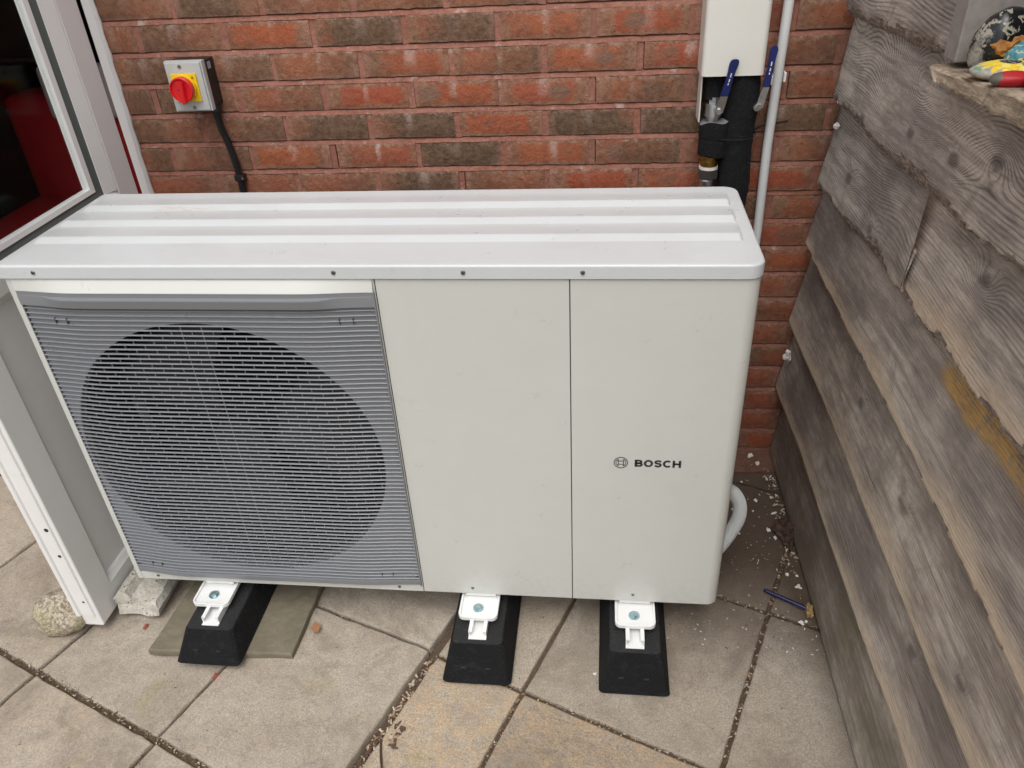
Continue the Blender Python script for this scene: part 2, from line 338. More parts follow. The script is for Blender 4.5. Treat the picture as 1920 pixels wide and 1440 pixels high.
def m_wood():
    m = material('weathered_board', .85, spec=.25); g = G(m); p = g.n('NewGeometry').outputs['Position']; inf = g.n('ObjectInfo')
    sep = g.n('SeparateColor', i_0=inf.outputs['Color']); rel, warm, green = sep.outputs[0], sep.outputs[1], sep.outputs[2]; rn = inf.outputs['Random']
    gg = g.attr('grain'); tan = g.attr('tan'); kn = g.attr('knot'); yel = g.attr('raw')
    v = g.vm('MULTIPLY', p, (6, 1.0, 16)); v2 = g.vm('MULTIPLY', p, (30, 5, 70))
    fib = g.noise(v2, 7, 4, .7); str_ = g.noise(v, 5, 5, .65); big = g.noise(g.vm('ADD', g.vm('MULTIPLY', p, (1, .7, 1.6)), g.n('CombineXYZ', i_0=g.m('MULTIPLY', rn, 20)).outputs[0]), 4, 4, .6); mid = g.noise(p, 35, 4, .65)
    ph = g.m('ADD', gg, g.m('MULTIPLY', str_, .5))
    wv = g.m('MULTIPLY_ADD', g.m('SINE', g.m('MULTIPLY', ph, 6.2832)), .5, .5)
    wv2 = g.m('MULTIPLY_ADD', g.m('SINE', g.m('MULTIPLY', g.m('ADD', gg, g.m('MULTIPLY', fib, .45)), 15.1)), .5, .5)
    am = g.m('MULTIPLY_ADD', g.ss(g.noise(v, 2.2, 4, .6), .32, .66), .85, .15)
    line = g.m('MULTIPLY', g.m('POWER', wv, 4), am)
    c = g.mix(g.ss(big, .35, .65), (.200, .172, .155, 1), (.53, .474, .415, 1))
    c = g.mix(g.m('MULTIPLY', g.ss(str_, .42, .62), .55), c, (.150, .122, .114, 1))
    c = g.mix(g.m('MULTIPLY', g.ss(g.noise(p, 9, 4, .6, 1), .52, .68), .5), c, (.205, .185, .160, 1))
    c = g.mix(g.m('MULTIPLY', warm, g.ss(mid, .3, .7)), c, (.235, .17, .125, 1))
    tf = g.m('MULTIPLY', tan, g.ss(g.m('ADD', g.noise(v, 9, 5, .7), g.m('MULTIPLY', tan, .25)), .40, .70))
    c = g.mix(tf, c, g.mix(mid, (.46, .36, .255, 1), (.58, .48, .38, 1)))
    c = g.mix(g.m('MULTIPLY', yel, g.ss(mid, .3, .55)), c, g.mix(fib, (.36, .20, .055, 1), (.52, .34, .14, 1)))
    dk = g.m('MULTIPLY', line, g.m('MULTIPLY_ADD', rel, .72, .08))
    c = g.mix(dk, c, (.085, .068, .060, 1))
    hl = g.m('MULTIPLY', g.m('POWER', g.m('SUBTRACT', 1, wv), 4), g.m('MULTIPLY', g.m('MULTIPLY', rel, am), .5))
    c = g.mix(hl, c, (.46, .43, .40, 1))
    k = g.m('MULTIPLY_ADD', fib, 1.3, g.m('MULTIPLY_ADD', wv2, .16, .36))
    c = g.mix(1, c, g.n('CombineColor', i_0=k, i_1=k, i_2=k).outputs[0], 'MULTIPLY')
    c = g.mix(g.m('MULTIPLY', kn, .75), c, g.mix(mid, (.055, .042, .038, 1), (.17, .14, .13, 1)))
    c = g.mix(g.m('MULTIPLY', green, g.ss(g.noise(p, 8, 4), .35, .65)), c, (.15, .13, .058, 1))
    chk = g.m('MULTIPLY', g.m('SUBTRACT', 1, g.ss(g.noise(g.vm('MULTIPLY', g.vm('ADD', p, g.n('CombineXYZ', i_1=g.m('MULTIPLY', rn, 7)).outputs[0]), (1, 1.3, 60)), 4, 4, .6), .27, .325)), .85)
    c = g.mix(chk, c, (.035, .03, .028, 1))
    g.col(c)
    b = g.bump(wv, g.m('MULTIPLY', am, g.m('MULTIPLY_ADD', rel, -.75, -.08)), .0026); b = g.bump(fib, .5, .0016, b); b = g.bump(chk, -.5, .002, b); b = g.bump(mid, .2, .003, b); g.nor(b)
    return m
M_WOOD = m_wood()
def m_bark():
    m = material('rough_board_edge', .95, spec=.15); g = G(m); p = g.n('NewGeometry').outputs['Position']
    v = g.vm('MULTIPLY', p, (3, 1, 3)); n = g.noise(v, 40, 5, .7); f = g.noise(p, 300, 3, .7)
    c = g.mix(g.ss(n, .35, .65), (.20, .155, .128, 1), (.44, .365, .31, 1))
    k = g.m('MULTIPLY_ADD', f, 1.2, .4); c = g.mix(1, c, g.n('CombineColor', i_0=k, i_1=k, i_2=k).outputs[0], 'MULTIPLY')
    g.col(c); g.nor(g.bump(n, 1, .008, g.bump(f, .8, .003))); return m
M_BARK = m_bark()
def m_sill():
    m = material('bleached_sleeper_wood', .9, spec=.2); g = G(m); p = g.n('NewGeometry').outputs['Position']
    v = g.vm('MULTIPLY', p, (18, 2.2, 30)); n = g.noise(v, 5, 5, .7); mid = g.noise(p, 30, 4, .7); f = g.noise(p, 400, 2)
    c = g.mix(g.ss(n, .3, .68), (.20, .15, .105, 1), (.46, .385, .29, 1))
    c = g.mix(g.m('MULTIPLY', g.ss(mid, .5, .66), .7), c, (.16, .125, .10, 1))
    cr = g.m('MULTIPLY', g.m('SUBTRACT', 1, g.ss(g.noise(g.vm('MULTIPLY', p, (30, 3, 45)), 3.2, 4, .6), .30, .40)), 1)
    c = g.mix(g.m('MULTIPLY', cr, .7), c, (.075, .055, .045, 1))
    g.col(c); g.nor(g.bump(cr, -.7, .004, g.bump(n, .7, .005, g.bump(f, .4, .001)))); return m
M_SILL = m_sill()
M_JAMB = plain('grey_sawn_board', (.30, .275, .255), .85, var=.3, scale=60, bump=.4, bscale=120, bdist=.002, spec=.2)
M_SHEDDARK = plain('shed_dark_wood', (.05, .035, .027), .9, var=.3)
def m_granite():
    m = material('speckled_granite', .85, spec=.3); g = G(m); p = g.n('NewGeometry').outputs['Position']
    v = g.vor(p, 210); n = g.noise(p, 120, 4, .7); b = g.noise(p, 14, 3)
    c = g.mix(g.ss(n, .38, .62), (.20, .165, .12, 1), (.56, .49, .39, 1))
    c = g.mix(g.m('MULTIPLY', g.ss(b, .45, .65), .35), c, (.42, .39, .21, 1))
    c = g.mix(g.m('MULTIPLY', g.m('SUBTRACT', 1, g.ss(v, .12, .3)), .6), c, (.07, .06, .05, 1))
    g.col(c); g.nor(g.bump(n, .9, .006, g.bump(b, .6, .02))); return m
M_GRANITE = m_granite()
def m_chalk():
    m = material('peeling_white_paint', .85, spec=.25); g = G(m); p = g.n('NewGeometry').outputs['Position']
    n = g.noise(p, 55, 5, .7); big = g.noise(p, 16, 4, .6); f = g.noise(p, 300, 3)
    c = g.mix(g.ss(n, .3, .7), (.46, .43, .37, 1), (.66, .635, .57, 1))
    c = g.mix(g.ss(g.m('ADD', n, g.m('MULTIPLY', big, .6)), .88, 1.0), c, (.17, .12, .09, 1))
    pit = g.m('MULTIPLY', g.m('SUBTRACT', 1, g.ss(g.vor(p, 55), .09, .15)), g.ss(big, .42, .5))
    c = g.mix(pit, c, (.04, .032, .026, 1))
    g.col(c); g.nor(g.bump(pit, -.8, .008, g.bump(n, .9, .010, g.bump(f, .4, .002)))); return m
M_CHALK = m_chalk()
def m_glass():
    m = material('door_glass', .0, 0, (.86, .9, .89)); b = m.node_tree.nodes['Principled BSDF']
    b.inputs['Transmission Weight'].default_value = 1; b.inputs['IOR'].default_value = 1.12; return m
M_GLASS = m_glass()
M_FLAKE = plain('white_foam_flake', (.78, .76, .72), .9, var=.1)
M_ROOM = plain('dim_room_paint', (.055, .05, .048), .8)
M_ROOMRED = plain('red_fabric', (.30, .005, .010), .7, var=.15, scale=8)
M_ROOMCREAM = plain('pale_cloth', (.36, .31, .31), .8)
M_DRYLEAF = plain('dry_orange_leaf', (.36, .155, .035), .7, var=.4, scale=90)
M_REDLEAF = plain('red_leaf', (.26, .065, .045), .8, var=.4, scale=120)
M_BROWNLEAF = plain('brown_dead_leaf', (.075, .042, .032), .75, var=.5, scale=60, bump=.8, bscale=90, bdist=.004)
M_CHIP = plain('yellow_wood_chip', (.42, .28, .12), .85, var=.35, scale=120, bump=.6, bscale=200, bdist=.003)
M_DEBRIS = [plain('debris_tan', (.36, .25, .16), .9, var=.4, scale=90), plain('debris_brown', (.10, .062, .042), .9, var=.4, scale=90), plain('debris_pale', (.52, .45, .36), .9, var=.3, scale=90)]

# ------------------------------------------------------------ ground
def ground():
    bm = bmesh.new(); box(bm, (-60, -120, -.20), (60, 12, -.055)); tag(obj('ground', bm, M_GARDEN), kind='structure', label='garden ground beyond the paved patio')
    bm = bmesh.new(); nx, ny = 120, 90; vs = {}
    for i in range(nx+1):
        for j in range(ny+1):
            x = -2.6+3.4*i/nx; y = -3.2+3.3*j/ny
            u_ = x*math.cos(math.radians(-21.2)) + y*math.sin(math.radians(-21.2)); lv = -.0235 if u_ < -.36 else -.0235 + .0105*min(1, (u_+.36)/.43)
            vs[i, j] = bm.verts.new((x, y, lv + .0035*fbm(x*30, y*30)))
    for i in range(nx):
        for j in range(ny): bm.faces.new((vs[i, j], vs[i+1, j], vs[i+1, j+1], vs[i, j+1]))
    return tag(obj('patio', bm, M_SOIL, smooth=True), kind='structure', label='patio of square buff paving slabs laid at an angle to the brick wall')
patio = ground()
ANG = math.radians(-21.2); UX, UY = math.cos(ANG), math.sin(ANG); VX, VY = -UY, UX
def uv(u, v): return Vector((u*UX+v*VX, u*UY+v*VY, 0))
def clip(poly, n, d):
    out = []
    for i, p in enumerate(poly):
        q = poly[(i+1) % len(poly)]; a, b = p.dot(n)-d, q.dot(n)-d
        if a <= 0: out.append(p)
        if a*b < 0: out.append(p + (q-p)*(a/(a-b)))
    return out
def slab_mesh(poly, top, th, seed, edge=.0022, inset=.004):
    """polygon (ccw) with a worn, slightly uneven rim"""
    r = random.Random(seed); P = []
    n = len(poly)
    for i in range(n):
        a, b = poly[i], poly[(i+1) % n]; L = (b-a).length; k = max(2, int(L/.03)); nrm = Vector(((b-a).y, -(b-a).x, 0)).normalized()
        for j in range(k):
            t = j/k; p = a.lerp(b, t); w = edge*(fbm(p.x*28+seed, p.y*28, 0, 3)) if j else -edge*.8
            P.append(p + nrm*(w-edge*.5))
    cen = sum(P, Vector())/len(P); bm = bmesh.new()
    rings = []
    for ins, z in ((0, top-th), (0, top-.006), (inset*.35, top-.0016), (inset, top)):
        ring = []
        for p in P:
            d = (cen-p).normalized(); q = p + d*ins*(1+.8*fbm(p.x*40, p.y*40+seed)); ring.append(bm.verts.new((q.x, q.y, z + (r.uniform(-.0006, .0006) if ins else 0))))
        rings.append(ring)
    m = len(P)
    for a, b in zip(rings, rings[1:]):
        for k in range(m): bm.faces.new((a[k], a[(k+1) % m], b[(k+1) % m], b[k]))
    bm.faces.new(rings[-1])
    return bm, cen
us = [-2.50, -2.05, -1.62, -1.195, -.775, -.365, .070, .313, .761, 1.21]
vs_ = [-2.64, -2.19, -1.74, -1.288, -.842, -.390, .060, .51]
STEP = -.012
def level(u): return -.012 if u < -.36 else 0.0 if u < .07 else -.004
NS = 0
for i in range(len(us)-1):
    for j in range(len(vs_)-1):
        gp = .0036; u0, u1, v0, v1 = us[i]+gp, us[i+1]-gp, vs_[j]+gp, vs_[j+1]-gp
        if abs(vs_[j]+1.288) < .01 and i < 6: v0 += .0015
        if abs(vs_[j+1]+1.288) < .01 and i < 6: v1 -= .003
        if i == 6: u0 += .013
        if i == 5 and j == 3: v1 -= .0
        poly = [uv(u0, v0), uv(u1, v0), uv(u1, v1), uv(u0, v1)]
        if i == 7 and j == 5: pass
        poly = clip(poly, Vector((0, 1, 0)), -.002); 
        if len(poly) < 3: continue
        poly = clip(poly, Vector((1, 0, 0)), .716)
        if len(poly) < 3: continue
        poly = clip(poly, Vector((-1, 0, 0)), 2.4)
        if len(poly) < 3: continue
        col = (rnd.uniform(0, .25), rnd.uniform(.0, .25), 0, 1)
        lv = level(us[i])
        if i == 5 and j == 3: lv = .011; col = (.12, .05, 0, 1)
        if i == 5 and j == 4: lv = .008; col = (.05, .1, .0, 1)
        tilt = (us[i], us[i+1]) if (i == 5 and j in (3, 4)) else None
        parts = [poly]
        if i == 6 and j == 3:                                      # cracked yellow riven slab
            col = (.85, .5, 0, 1)
            a, b = uv(us[6]+.013, -1.075), uv(us[7]-.05, -1.288)
            n = Vector(((b-a).y, -(b-a).x, 0)).normalized()
            parts = [clip(poly, n, a.dot(n)-.002), clip(poly, -n, -a.dot(n)-.002)]
        if i == 7 and j == 3: col = (.9, .9, 0, 1)
        if i == 6 and j == 4: col = (.2, .1, .15, 1)
        if i == 7 and j == 4: col = (.1, .15, .05, 1)
        if i == 8 and j == 4: col = (.05, .2, .12, 1)
        for pp in parts:
            if len(pp) < 3: continue
            bm, cen = slab_mesh(pp, lv, .034, NS*3.7); NS += 1
            if tilt:
                for v in bm.verts: v.co.z += -.019*(1-((v.co.x*UX+v.co.y*UY)-tilt[0])/(tilt[1]-tilt[0]))
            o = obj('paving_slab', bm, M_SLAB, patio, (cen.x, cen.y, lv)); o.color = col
# reddish footing strip at the foot of the wall in the corner
bm, cen = slab_mesh([Vector((.30, -.105, 0)), Vector((.50, -.125, 0)), Vector((.700, -.10, 0)), Vector((.705, -.003, 0)), Vector((.30, -.003, 0))], .006, .01, 91, .006)
o = obj('mortar_fillet', bm, plain('reddish_mortar', (.165, .085, .058), .95, var=.5, scale=60, bump=.8, bscale=90, bdist=.006), patio, (cen.x, cen.y, .006))

# ------------------------------------------------------------ house wall
DZ = .0045
WX0, WX1 = -1.117, .93
wall = None
def house():
    global wall
    bm = bmesh.new()
    # backing with sloped (weathered) bed joints: one strip per course
    ys = lambda t: .0005 + .0075*t
    z = DZ - .075
    prof = []
    for k in range(24):
        z0 = DZ + k*.075
        prof += [(.012, z0-.0075), (.0016, z0-.0068), (.0045, z0+.003), (.0125, z0+.0072)]
    # bed joint: lip low at the top of the lower brick, cut back under the brick above
    NX = 150; cols = []
    for i in range(NX+1):
        x = WX0 + (WX1-WX0)*i/NX; c = []
        for (y, zz) in prof: c.append(bm.verts.new((x, y + .0009*fbm(x*45, zz*40, 3), zz + .0009*fbm(x*30, zz*60, 9))))
        cols.append(c)
    for a, b in zip(cols, cols[1:]):
        for k in range(len(prof)-1): bm.faces.new((a[k], b[k], b[k+1], a[k+1]))
    wall = obj('house_wall', bm, M_MORTAR, smooth=False)
    tag(wall, 'red and brown brick house wall with pink mortar joints behind the white outdoor unit', 'wall')
    # plain masonry body, upper storey and the part left of the doorway
    bm = bmesh.new()
    box(bm, (WX0, .03, 0), (6, .28, 1.79)); box(bm, (WX1, -.0, 0), (6, .029, 1.79))
    box(bm, (-7, 0, 2.08), (6, .28, 5.4)); box(bm, (WX0, 0, 1.79+.0), (6, .28, 2.08)); box(bm, (-7, 0, -.05), (-2.06, .28, 2.08))
    obj('masonry_body', bm, M_FARBRICK, wall)
    # bricks
    L, H, T = .2100, .0605, .028
    variants = []
    for s in range(14):
        bm = bmesh.new(); NXb, NZb = 10, 4; g = {}
        for i in range(NXb+1):
            for j in range(NZb+1):
                x = -L/2+L*i/NXb; z = -H/2+H*j/NZb
                ed = i in (0, NXb) or j in (0, NZb)
                px = x + (.0022*fbm(s*9+j, i*1.3, 1) if i in (0, NXb) else 0); pz = z + (.0022*fbm(i*.9, s*5+j*7, 4) if j in (0, NZb) else 0)
                y = (.0022 if ed else 0) + .0022*fbm(x*26+s*3, z*40, s)
                g[i, j] = bm.verts.new((px, y, pz))
        for i in range(NXb):
            for j in range(NZb): bm.faces.new((g[i, j], g[i+1, j], g[i+1, j+1], g[i, j+1]))
        rim = [g[i, 0] for i in range(NXb)] + [g[NXb, j] for j in range(NZb)] + [g[i, NZb] for i in range(NXb, 0, -1)] + [g[0, j] for j in range(NZb, 0, -1)]
        back = [bm.verts.new((v.co.x, T, v.co.z)) for v in rim]
        for k in range(len(rim)): bm.faces.new((rim[k], rim[(k+1) % len(rim)], back[(k+1) % len(rim)], back[k]))
        bmesh.ops.recalc_face_normals(bm, faces=bm.faces)
        me = bpy.data.meshes.new('brick'); bm.to_mesh(me); bm.free(); me.materials.append(M_BRICK)
        me.polygons.foreach_set('use_smooth', [True]*len(me.polygons)); me.set_sharp_from_angle(angle=math.radians(40)); variants.append(me)
    # red, dark, bloom, kiss mark, listed from the left for the courses above the unit
    T0 = {
     17: [(.3,.5,.2,0), (.1,.75,.2,0), (.3,.35,.6,0), (.3,.3,.2,.2), (.5,.4,.3,.4), (.4,.5,.2,.5), (.6,.2,.5,.3), (.8,.1,.2,.3), (.7,.2,.2,0)],
     16: [(.3,.3,.3,0), (.15,.55,.8,0), (.95,.05,.3,0), (.55,.85,.4,.5), (.35,.75,.1,.4), (.75,.1,.6,.2), (.85,.1,.6,.9), (.8,.2,.7,.3), (.6,.3,.2,0)],
     15: [(.1,.6,.4,0), (.2,.55,.3,0), (.45,.35,.4,.2), (.75,.25,.7,.3), (.6,.55,.6,.2), (.8,.1,.5,.9), (1,0,1,.5), (.4,.5,.9,.9), (.6,.3,.2,0), (.6,.3,.4,0)],
     14: [(.2,.6,0,0), (.1,.6,.0,0), (.5,.4,.2,.3), (.95,0,.6,0), (.85,0,.8,.9), (.8,.0,.5,.95), (.55,.55,.3,.7), (.3,.6,.2,.4), (.6,.3,.3,0)],
     13: [(.2,.5,.2,0), (.15,.6,.1,0), (.1,.8,.3,0), (.1,.85,.6,0), (.9,.05,.1,0), (.1,.95,.5,.3), (.1,.85,.1,0), (.2,.7,.6,.3), (.6,.2,.2,0), (.5,.4,.2,0)],
     12: [(.2,.5,0,0), (.2,.5,0,0), (.85,.1,.4,0), (.7,.15,1,.2), (.1,1,.4,0), (.85,.1,.9,.1), (.6,.65,.1,.9), (.6,.3,.2,.2), (.4,.5,.2,0)],
     11: [(.5,.3,.1,0), (.45,.3,.1,.2), (.4,.35,.1,.2), (.2,.85,.6,0), (.3,.4,.2,.2), (.95,0,.2,.1), (.8,.1,.2,.4), (.9,.1,.4,0), (.5,.3,.2,.2), (.6,.3,.2,0)],
    }
    vm = bmesh.new()
    for k in range(23):
        zc = DZ + (k+.5)*.075; x = -1.345 + (.008 if k % 2 else .1225) 
        n = 0
        while x < WX1:
            x0 = x + rnd.uniform(-.0025, .0025); x1 = x0 + L
            c0, c1 = max(x0, WX0), min(x1, WX1)
            if c1-c0 > .02:
                me = rnd.choice(variants)
                o = share('brick', me, wall, ((c0+c1)/2, rnd.uniform(-.0012, .0012), zc + rnd.uniform(-.0008, .0008)))
                o.scale.x = (c1-c0)/L
                if k in T0 and n < len(T0[k]): t = T0[k][n]
                elif x0 > .44: t = (rnd.uniform(.5, .9), rnd.uniform(.1, .5), rnd.choice((0, .1, .4)), rnd.choice((0, 0, .4)))
                else: t = (rnd.random(), rnd.random()*.8, rnd.random()*.7, rnd.choice((0, .3, .8)))
                o.color = (t[0]*.92, t[1], t[2], t[3]); n += 1
                o.rotation_euler = (rnd.uniform(-.004, .004), rnd.uniform(-.004, .004), 0)
                # upright joint
                if x1+.014 < WX1: box(vm, (x1-.001, .0026+rnd.uniform(0, .002), zc-.0320), (x1+.0160, .02, zc+.0315))
            x += .225
    obj('upright_joints', vm, M_MORTAR, wall)['kind'] = 'stuff'
house()

# ------------------------------------------------------------ room behind the doorway
def room():
    bm = bmesh.new()
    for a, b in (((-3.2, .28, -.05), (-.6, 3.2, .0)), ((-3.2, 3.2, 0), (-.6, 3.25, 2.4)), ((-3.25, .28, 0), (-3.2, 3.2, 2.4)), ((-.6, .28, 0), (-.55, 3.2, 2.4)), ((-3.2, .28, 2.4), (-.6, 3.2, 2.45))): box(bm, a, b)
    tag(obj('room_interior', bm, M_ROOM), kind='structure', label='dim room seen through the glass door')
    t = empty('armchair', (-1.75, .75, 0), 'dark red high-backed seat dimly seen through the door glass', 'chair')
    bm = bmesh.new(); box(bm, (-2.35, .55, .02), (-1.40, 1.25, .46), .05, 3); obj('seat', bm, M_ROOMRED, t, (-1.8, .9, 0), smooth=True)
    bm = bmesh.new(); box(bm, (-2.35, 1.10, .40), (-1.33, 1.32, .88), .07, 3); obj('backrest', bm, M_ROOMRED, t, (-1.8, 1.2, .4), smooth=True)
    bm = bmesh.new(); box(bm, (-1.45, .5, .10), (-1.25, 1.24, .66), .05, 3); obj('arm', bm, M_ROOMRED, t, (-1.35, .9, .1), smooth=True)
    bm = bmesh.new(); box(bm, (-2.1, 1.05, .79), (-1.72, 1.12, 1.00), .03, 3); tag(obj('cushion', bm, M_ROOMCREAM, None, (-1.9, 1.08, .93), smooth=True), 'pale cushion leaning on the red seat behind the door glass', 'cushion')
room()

# ------------------------------------------------------------ door frame trim and open door
def door():
    # wavy sealant and white frame edge on the brickwork
    bm = bmesh.new(); L, Rr_ = [], []
    N = 90
    for i in range(N+1):
        z = 0 + 2.06*i/N; e = -1.088 + .0028*fbm(z*6, 2.2, 0, 3) + .0007*math.sin(z*2*math.pi/.075)
        L.append([bm.verts.new((-1.1165, y, z)) for y in (-.010, .03)]); Rr_.append([bm.verts.new((e-.006, -.010, z)), bm.verts.new((e, -.0035, z)), bm.verts.new((e, .004, z))])
    for i in range(N):
        bm.faces.new((L[i][0], Rr_[i][0], Rr_[i+1][0], L[i+1][0])); bm.faces.new((Rr_[i][0], Rr_[i][1], Rr_[i+1][1], Rr_[i+1][0]))
        bm.faces.new((Rr_[i][1], Rr_[i][2], Rr_[i+1][2], Rr_[i+1][1])); bm.faces.new((L[i][1], L[i][0], L[i+1][0], L[i+1][1]))
    fr = tag(obj('door_frame', bm, M_UPVC, None, (-1.1, 0, 0), smooth=30), 'narrow white door frame edge sealed against the brick wall with wavy sealant', 'door frame')
    bm = bmesh.new(); box(bm, (-1.1168, .031, 0), (-1.1130, .10, 2.06)); box(bm, (-2.06, .03, 0), (-2.0, .10, 2.06)); box(bm, (-2.0, .03, 2.02), (-1.118, .10, 2.06))
    obj('jamb', bm, M_UPVC, fr, (-1.13, .06, 0))
    XF = -1.075; Y0, Y1, Z0, Z1 = -.798, -.089, .018, 2.03       # free edge, hinge edge
    d = empty('door', (XF, Y1, Z0), 'open white door with tall dark glass pane, hinged at the left edge of the brick wall', 'door')
    # outer sash: swept section mitred round the opening; section = (distance in from the sash edge, depth)
    def ring(ya, yb, za, zb, sec):
        bm = bmesh.new(); rows = []
        for (ins, dep) in sec: rows.append([bm.verts.new((XF-dep, y, z)) for y, z in ((ya+ins, za+ins), (yb-ins, za+ins), (yb-ins, zb-ins), (ya+ins, zb-ins))])
        for a, b in zip(rows, rows[1:]):
            for k in range(4): bm.faces.new((a[k], a[(k+1) % 4], b[(k+1) % 4], b[k]))
        return bm
    def sash_piece(name, pts, sec, mat):
        """pts: quad corners given by callables of inset"""
    sec = [(0, .058), (0, .002), (.002, 0), (.072, 0), (.086, .010), (.088, .026), (.088, .058), (0, .058)]
    bm = ring(Y0, Y1, Z0, Z1, sec); sash = obj('sash_frame', bm, M_UPVC, d, (XF, Y1, Z0))
    # hinge-side stile face, a slightly lavender white
    bm = bmesh.new(); box(bm, (XF-.002, Y1-.080, Z0+.10), (XF+.0012, Y1-.004, Z1-.10), .0006, 1); obj('stile', bm, M_UPVCGREY, d, (XF, Y1, Z0))
    # middle rail
    zr0, zr1 = .858, .918
    prof = [(-.058, zr0-.012), (-.058, zr1+.004), (-.026, zr1+.004), (-.010, zr1+.002), (0, zr1-.010), (0, zr0+.006), (-.010, zr0-.012)]
    bm = bmesh.new(); A, B, f = prism(bm, [(XF+x, z) for x, z in prof], 1, Y0+.084, Y1-.084); obj('middle_rail', bm, M_UPVC, d, (XF, Y1, zr0))
    # bottom panel
    bm = bmesh.new(); box(bm, (XF-.050, Y0+.08, Z0+.08), (XF-.018, Y1-.08, zr0)); obj('panel', bm, m_paint('door_panel_upvc', (.80, .795, .785), .42, .4), d, (XF, Y1, Z0))
    ya, yb = Y0+.088, Y1-.125
    # gasket, bead and pane of the glazed part
    def strip(name, ins0, ins1, d0, d1, mat):
        bm = bmesh.new(); a, b, c, e = Y0+.086, Y1-.122, zr1+.001, Z1-.086
        rows = []
        for ins, dep in ((ins0, d1+.02), (ins0, d0), (ins1, d1), (ins1, d1+.02), (ins0, d1+.02)):
            rows.append([bm.verts.new((XF-dep, y, z)) for y, z in ((a+ins, c+ins*.75), (b-ins, c+ins*.75), (b-ins, e-ins), (a+ins, e-ins))])
        for r0, r1 in zip(rows, rows[1:]):
            for k in range(4): bm.faces.new((r0[k], r0[(k+1) % 4], r1[(k+1) % 4], r1[k]))
        return obj(name, bm, mat, d, (XF, Y1, zr1))
    bm = bmesh.new(); prism(bm, [(XF, Y1-.083), (XF-.012, Y1-.122), (XF-.055, Y1-.122), (XF-.055, Y1-.083)], 2, zr1+.002, Z1-.088); obj('glazing_bead', bm, M_UPVC, d, (XF, Y1, zr1))
    strip('gasket', 0, .022, .014, .022, M_GASKET); strip('inner_bead', .0222, .036, .0175, .0205, M_UPVC)
    bm = bmesh.new(); box(bm, (XF-.034, Y0+.088, zr1-.004), (XF-.0285, Y1-.124, Z1-.088)); obj('glass_pane', bm, M_GLASS, d, (XF, Y1, zr1))
    # free edge: ribbed closing face with lock holes
    bm = bmesh.new(); prism(bm, [(XF-.010, Y0-.0002), (XF-.012, Y0-.004), (XF-.030, Y0-.004), (XF-.032, Y0-.0015), (XF-.046, Y0-.0015), (XF-.048, Y0-.006), (XF-.0576, Y0-.006), (XF-.0576, Y0-.0002)], 2, Z0+.035, Z1-.02)
    ed = obj('edge_strip', bm, M_UPVC, d, (XF, Y0, Z0))
    for z, r in ((.345, .0055), (.262, .0045), (.105, .0032)):
        bm = bmesh.new(); cyl(bm, (XF-.021, Y0-.0039, z), (0, -1, 0), r, .0006, 10); obj('screw_hole', bm, M_PRINT, ed, (XF-.021, Y0, z))
    bm = bmesh.new(); box(bm, (XF-.050, Y1+.001, .9), (XF-.02, Y1+.022, .98), .003); obj('hinge', bm, M_UPVC, d, (XF, Y1, .9))
    # handle on the free stile, above the picture's visible part
    bm = bmesh.new(); box(bm, (XF, Y0+.022, .99), (XF+.009, Y0+.05, 1.2), .003); tube(bm, [(XF+.008, Y0+.036, 1.06), (XF+.05, Y0+.036, 1.06), (XF+.055, Y0+.15, 1.055)], .009, 10)
    obj('handle', bm, M_UPVC, d, (XF, Y0, 1.0), smooth=40)
door()

# broken white sill block lying beside the door
def sill_block():
    prof = [(-1.060, .008), (-1.066, .058), (-1.052, .076), (-1.034, .074), (-1.022, .056), (-.985, .053), (-.958, .050), (-.948, .030), (-.956, .008)]
    bm = bmesh.new(); n = 40; rows = []
    P = []
    for (a, b) in zip(prof, prof[1:]+prof[:1]):
        for k in range(4): P.append((a[0]+(b[0]-a[0])*k/4, a[1]+(b[1]-a[1])*k/4))
    for i in range(n+1):
        y = -.748 + .44*i/n; e = 1 if i else 0
        rows.append([bm.verts.new((x + .003*fbm(x*40, y*25, z*40), y + (.010*fbm(x*35+4, z*50, 3, 4) + .012*(z-.03)/.04*.6 if i == 0 else 0), max(.007, z + .003*fbm(x*30, y*22, z*30+5)))) for x, z in P])
    for a, b in zip(rows, rows[1:]):
        for k in range(len(P)): bm.faces.new((a[k], a[(k+1) % len(P)], b[(k+1) % len(P)], b[k]))
    c = bm.verts.new((sum(v.co.x for v in rows[0])/len(P), -.742, .036))
    for k in range(len(P)): bm.faces.new((rows[0][k], c, rows[0][(k+1) % len(P)]))
    bm.faces.new(rows[-1])
    tag(obj('sill_block', bm, M_CHALK, None, (-1.0, -.74, .007), smooth=35), 'broken length of white painted sill on the paving beside the open door', 'sill block')
sill_block()

